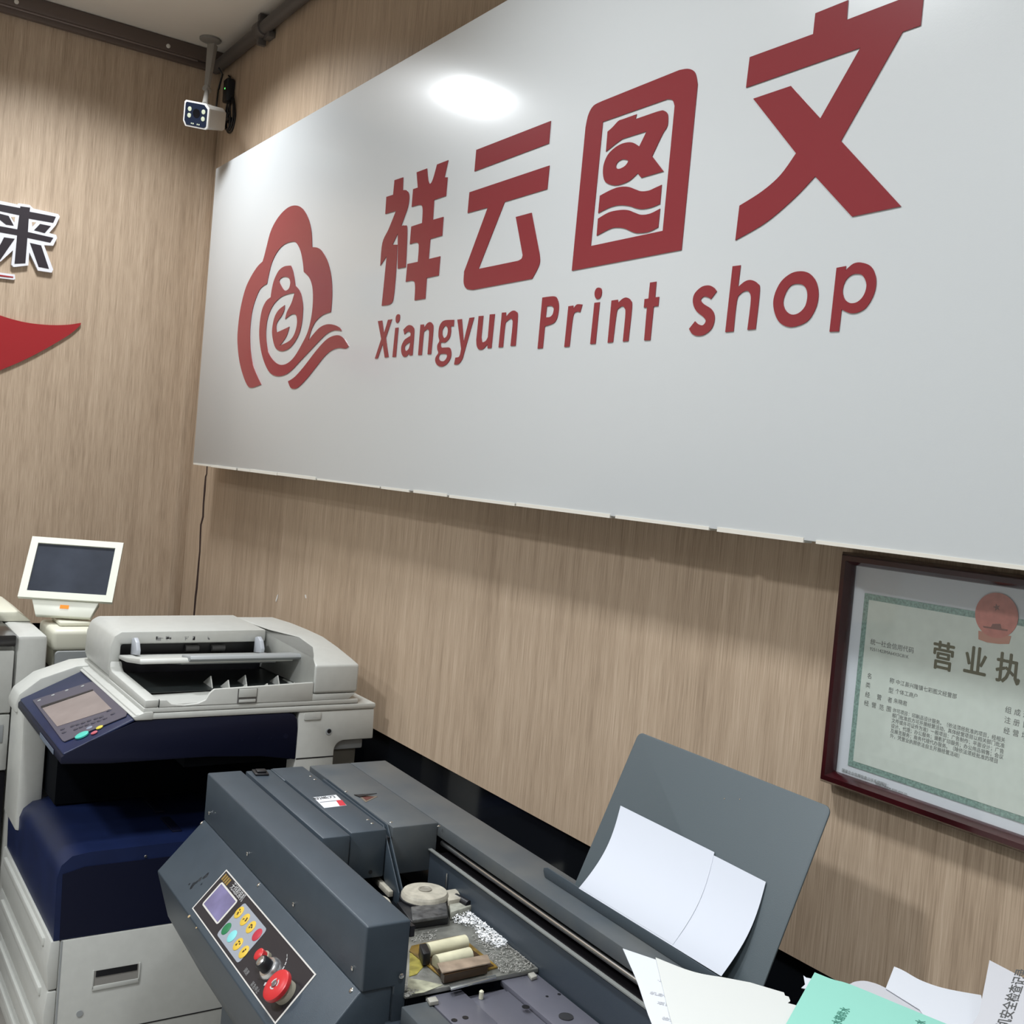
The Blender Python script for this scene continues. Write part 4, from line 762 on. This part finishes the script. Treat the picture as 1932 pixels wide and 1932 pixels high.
# power adapter with its coiled cable
pa = thing('power_adapter', 'small black power adapter with a green light and coiled cable beside the security camera', 'power adapter', (.2, -.012, 3.25))
p = px(431, 174, 'y', -.02)
ad = obj('adapter_body', MB().box(p.x-.028, p.x+.028, -.038, -.002, p.z-.045, p.z+.055), mat('adapter_black', (.012, .014, .018), .35), pa, bevel=.008)
obj('status_light', MB().lathe((p.x+.005, -.038, p.z+.01), (0, -1, 0), [(.0035, 0), (.003, .001)], 10), mat('green_led', (.1, .8, .1), .4, emit=(.1, 1, .15, 2.5)), ad)
zc = px(433, 222, 'y', -.012); 
for k, (w_, h_, dx, tw) in enumerate(((.052, .15, 0, 0), (.044, .135, .004, .3), (.034, .13, -.004, -.3))):
    pts = [(zc.x+dx+w_*math.cos(a)+tw*.02*math.sin(a), -.006-.007*k-.003*math.sin(2*a), zc.z+.012+h_*math.sin(a)*.5) for a in [i*2*math.pi/40 for i in range(40)]]
    obj('coiled_cable', MB().tube([Vector(q_) for q_ in pts], .004, 8, True), BLK, pa)
obj('coiled_cable', MB().tube([(zc.x-.02, -.012, zc.z+.045), (zc.x+.012, -.02, zc.z+.015), (zc.x-.008, -.022, zc.z-.01), (zc.x+.02, -.012, zc.z-.04)], .004, 8), BLK, pa)
obj('cable_tie', MB().box(zc.x-.03, zc.x+.03, -.026, -.001, zc.z-.018, zc.z-.004), BLK, pa, bevel=.004)
obj('coiled_cable', MB().tube([(p.x, -.016, p.z+.05), (p.x-.03, -.008, p.z+.075), (p.x-.06, -.006, p.z+.09)], .004, 8), BLK, pa)
# ================================================================ PAPERS IN FRONT
dk = thing('side_cabinet', 'low grey cabinet under the loose papers at the bottom edge of the photo', 'cabinet', (4.3, -.7, 0))
obj('cabinet_body', MB().box(4.03, 4.62, -.95, -.52, .02, 1.04), GREYSIDE, dk, bevel=.004)
obj('cabinet_top', MB().box(4.025, 4.625, -.955, -.515, 1.0402, 1.065), GREYSIDE, dk, bevel=.003)
STK = mat('stacked_paper', (.66, .66, .64), .8)
mb = MB()
for i in range(16): a = random.uniform(-.004, .004); mb.box(4.045+a, 4.30+a, -.83-a, -.535+a, 1.0655+i*.0051, 1.0655+i*.0051+.0048)
tag(obj('paper_stack', mb, STK), 'stack of paper on the low cabinet under the ivory sheet', 'paper stack')
def fpoly(name, loop, z, mat_, label, n=(0, 0, 1), p0=(4.1, -.5), th=.0008, curl=None):
    n = Vector(n).normalized(); P0 = Vector((p0[0], p0[1], z)); xd = Vector((0, 1, 0)).cross(n).normalized()
    M = Matrix((xd, n.cross(xd), n)).transposed().to_4x4(); M.translation = P0
    Mi = M.inverted(); L = []
    for u, v in loop: p = Mi @ pxp(u, v, P0, n); L.append((p.x, p.y))
    bm = fill([L], th); bm.transform(M); return tag(obj(name, bm, mat_), label, 'paper')
def ftext(s, size, u0, v0, u1, v1, z, mat_, par, n=(0, 0, 1), p0=(4.1, -.5)):
    n = Vector(n).normalized(); P0 = Vector((p0[0], p0[1], z)); a = pxp(u0, v0, P0, n); b = pxp(u1, v1, P0, n); xd = (b-a).normalized()
    m_ = Matrix((xd, n.cross(xd), n)).transposed().to_4x4(); m_.translation = a+n*.0006
    return obj('printed_text', text(s, size, m_, .0001, 'LEFT', bold=.0003), mat_, par)
P1 = mat('white_paper', (.60, .62, .67), .7); P2 = mat('ivory_paper', (.585, .595, .575), .7); P3 = mat('mint_paper', (.25, .55, .46), .7); P4 = mat('thin_paper', (.48, .48, .51), .7)
ZP = 1.15
IK = mat('print_ink', (.07, .07, .07), .6); IKL = mat('faint_print', (.42, .43, .46), .6); IKG = mat('green_print', (.05, .20, .15), .6)
s1 = fpoly('paper_sheet', outline("1175,1790 1240,1812 1330,1990 1262,1990 1229,1930s 1203,1855s 1186,1815s"), ZP-.002, P1, 'white printed sheet at the left, half covered by the ivory sheet')
for (u, v, w_) in ((1240, 1850, '·三·'), (1226, 1874, '机身检查'), (1240, 1893, '项目'), (1249, 1922, '检查')): ftext(w_, .0085, u, v, u+40, v+9, ZP-.002, IKL, s1)
s2 = fpoly('paper_sheet', outline("1237,1807 1290,1828s 1325,1838s 1362,1844 1415,1854 1465,1869 1479,1873 1481,1879 1488,1881 1491,1889 1486,1893 1505,1898 1530,1990 1293,1990 1268,1932s 1250,1862s"), ZP, P2, 'large ivory sheet with a torn right edge, lying over the white printed sheet')
s3 = fpoly('paper_scrap', outline("1516,1841 1521,1845 1537,1848 1528,1872 1520,1866 1512,1864 1519,1858"), ZP-.002, P1, 'small torn white scrap peeking out left of the mint green sheet')
s4 = fpoly('paper_sheet', outline("1585,1862 1603,1857s 1612,1853s 1628,1851s 1645,1854s 1668,1863s 1740,1900 1850,1950 1850,1990 1600,1990"), ZP-.001, P4, 'thin greyish sheet just behind the mint green sheet')
s6 = fpoly('paper_sheet', outline("1671,1865 1687,1824 1705,1832s 1735,1849s 1770,1862s 1805,1870s 1851,1878 1870,1990 1790,1990 1735,1905"), ZP+.001, P1, 'blank white sheet with curved top edge, between mint green and rightmost sheets')
s7 = fpoly('paper_sheet', outline("1867,1812 1932,1846 1990,1878 1990,1990 1800,1990 1826,1945s 1845,1915s 1854,1878s"), ZP+.004, P4, 'white sheet with Chinese heading, rightmost loose paper', n=(-.1, -.35, 1), p0=(4.2, -.35))
ftext('机安全检查记录', .0165, 1893, 1940, 1925, 1848, ZP+.004, IK, s7, n=(-.1, -.35, 1), p0=(4.2, -.35))
s5 = fpoly('paper_sheet', outline("1537,1835 1570,1848s 1605,1858s 1690,1893 1812,1943 1900,1990 1450,1990 1483,1932"), ZP+.008, P3, 'mint green sheet with printed Chinese characters')
ftext('水箱供水', .0125, 1578, 1934, 1606, 1890, ZP+.008, IKG, s5); ftext('水', .0125, 1736, 1934, 1750, 1912, ZP+.008, IKG, s5)
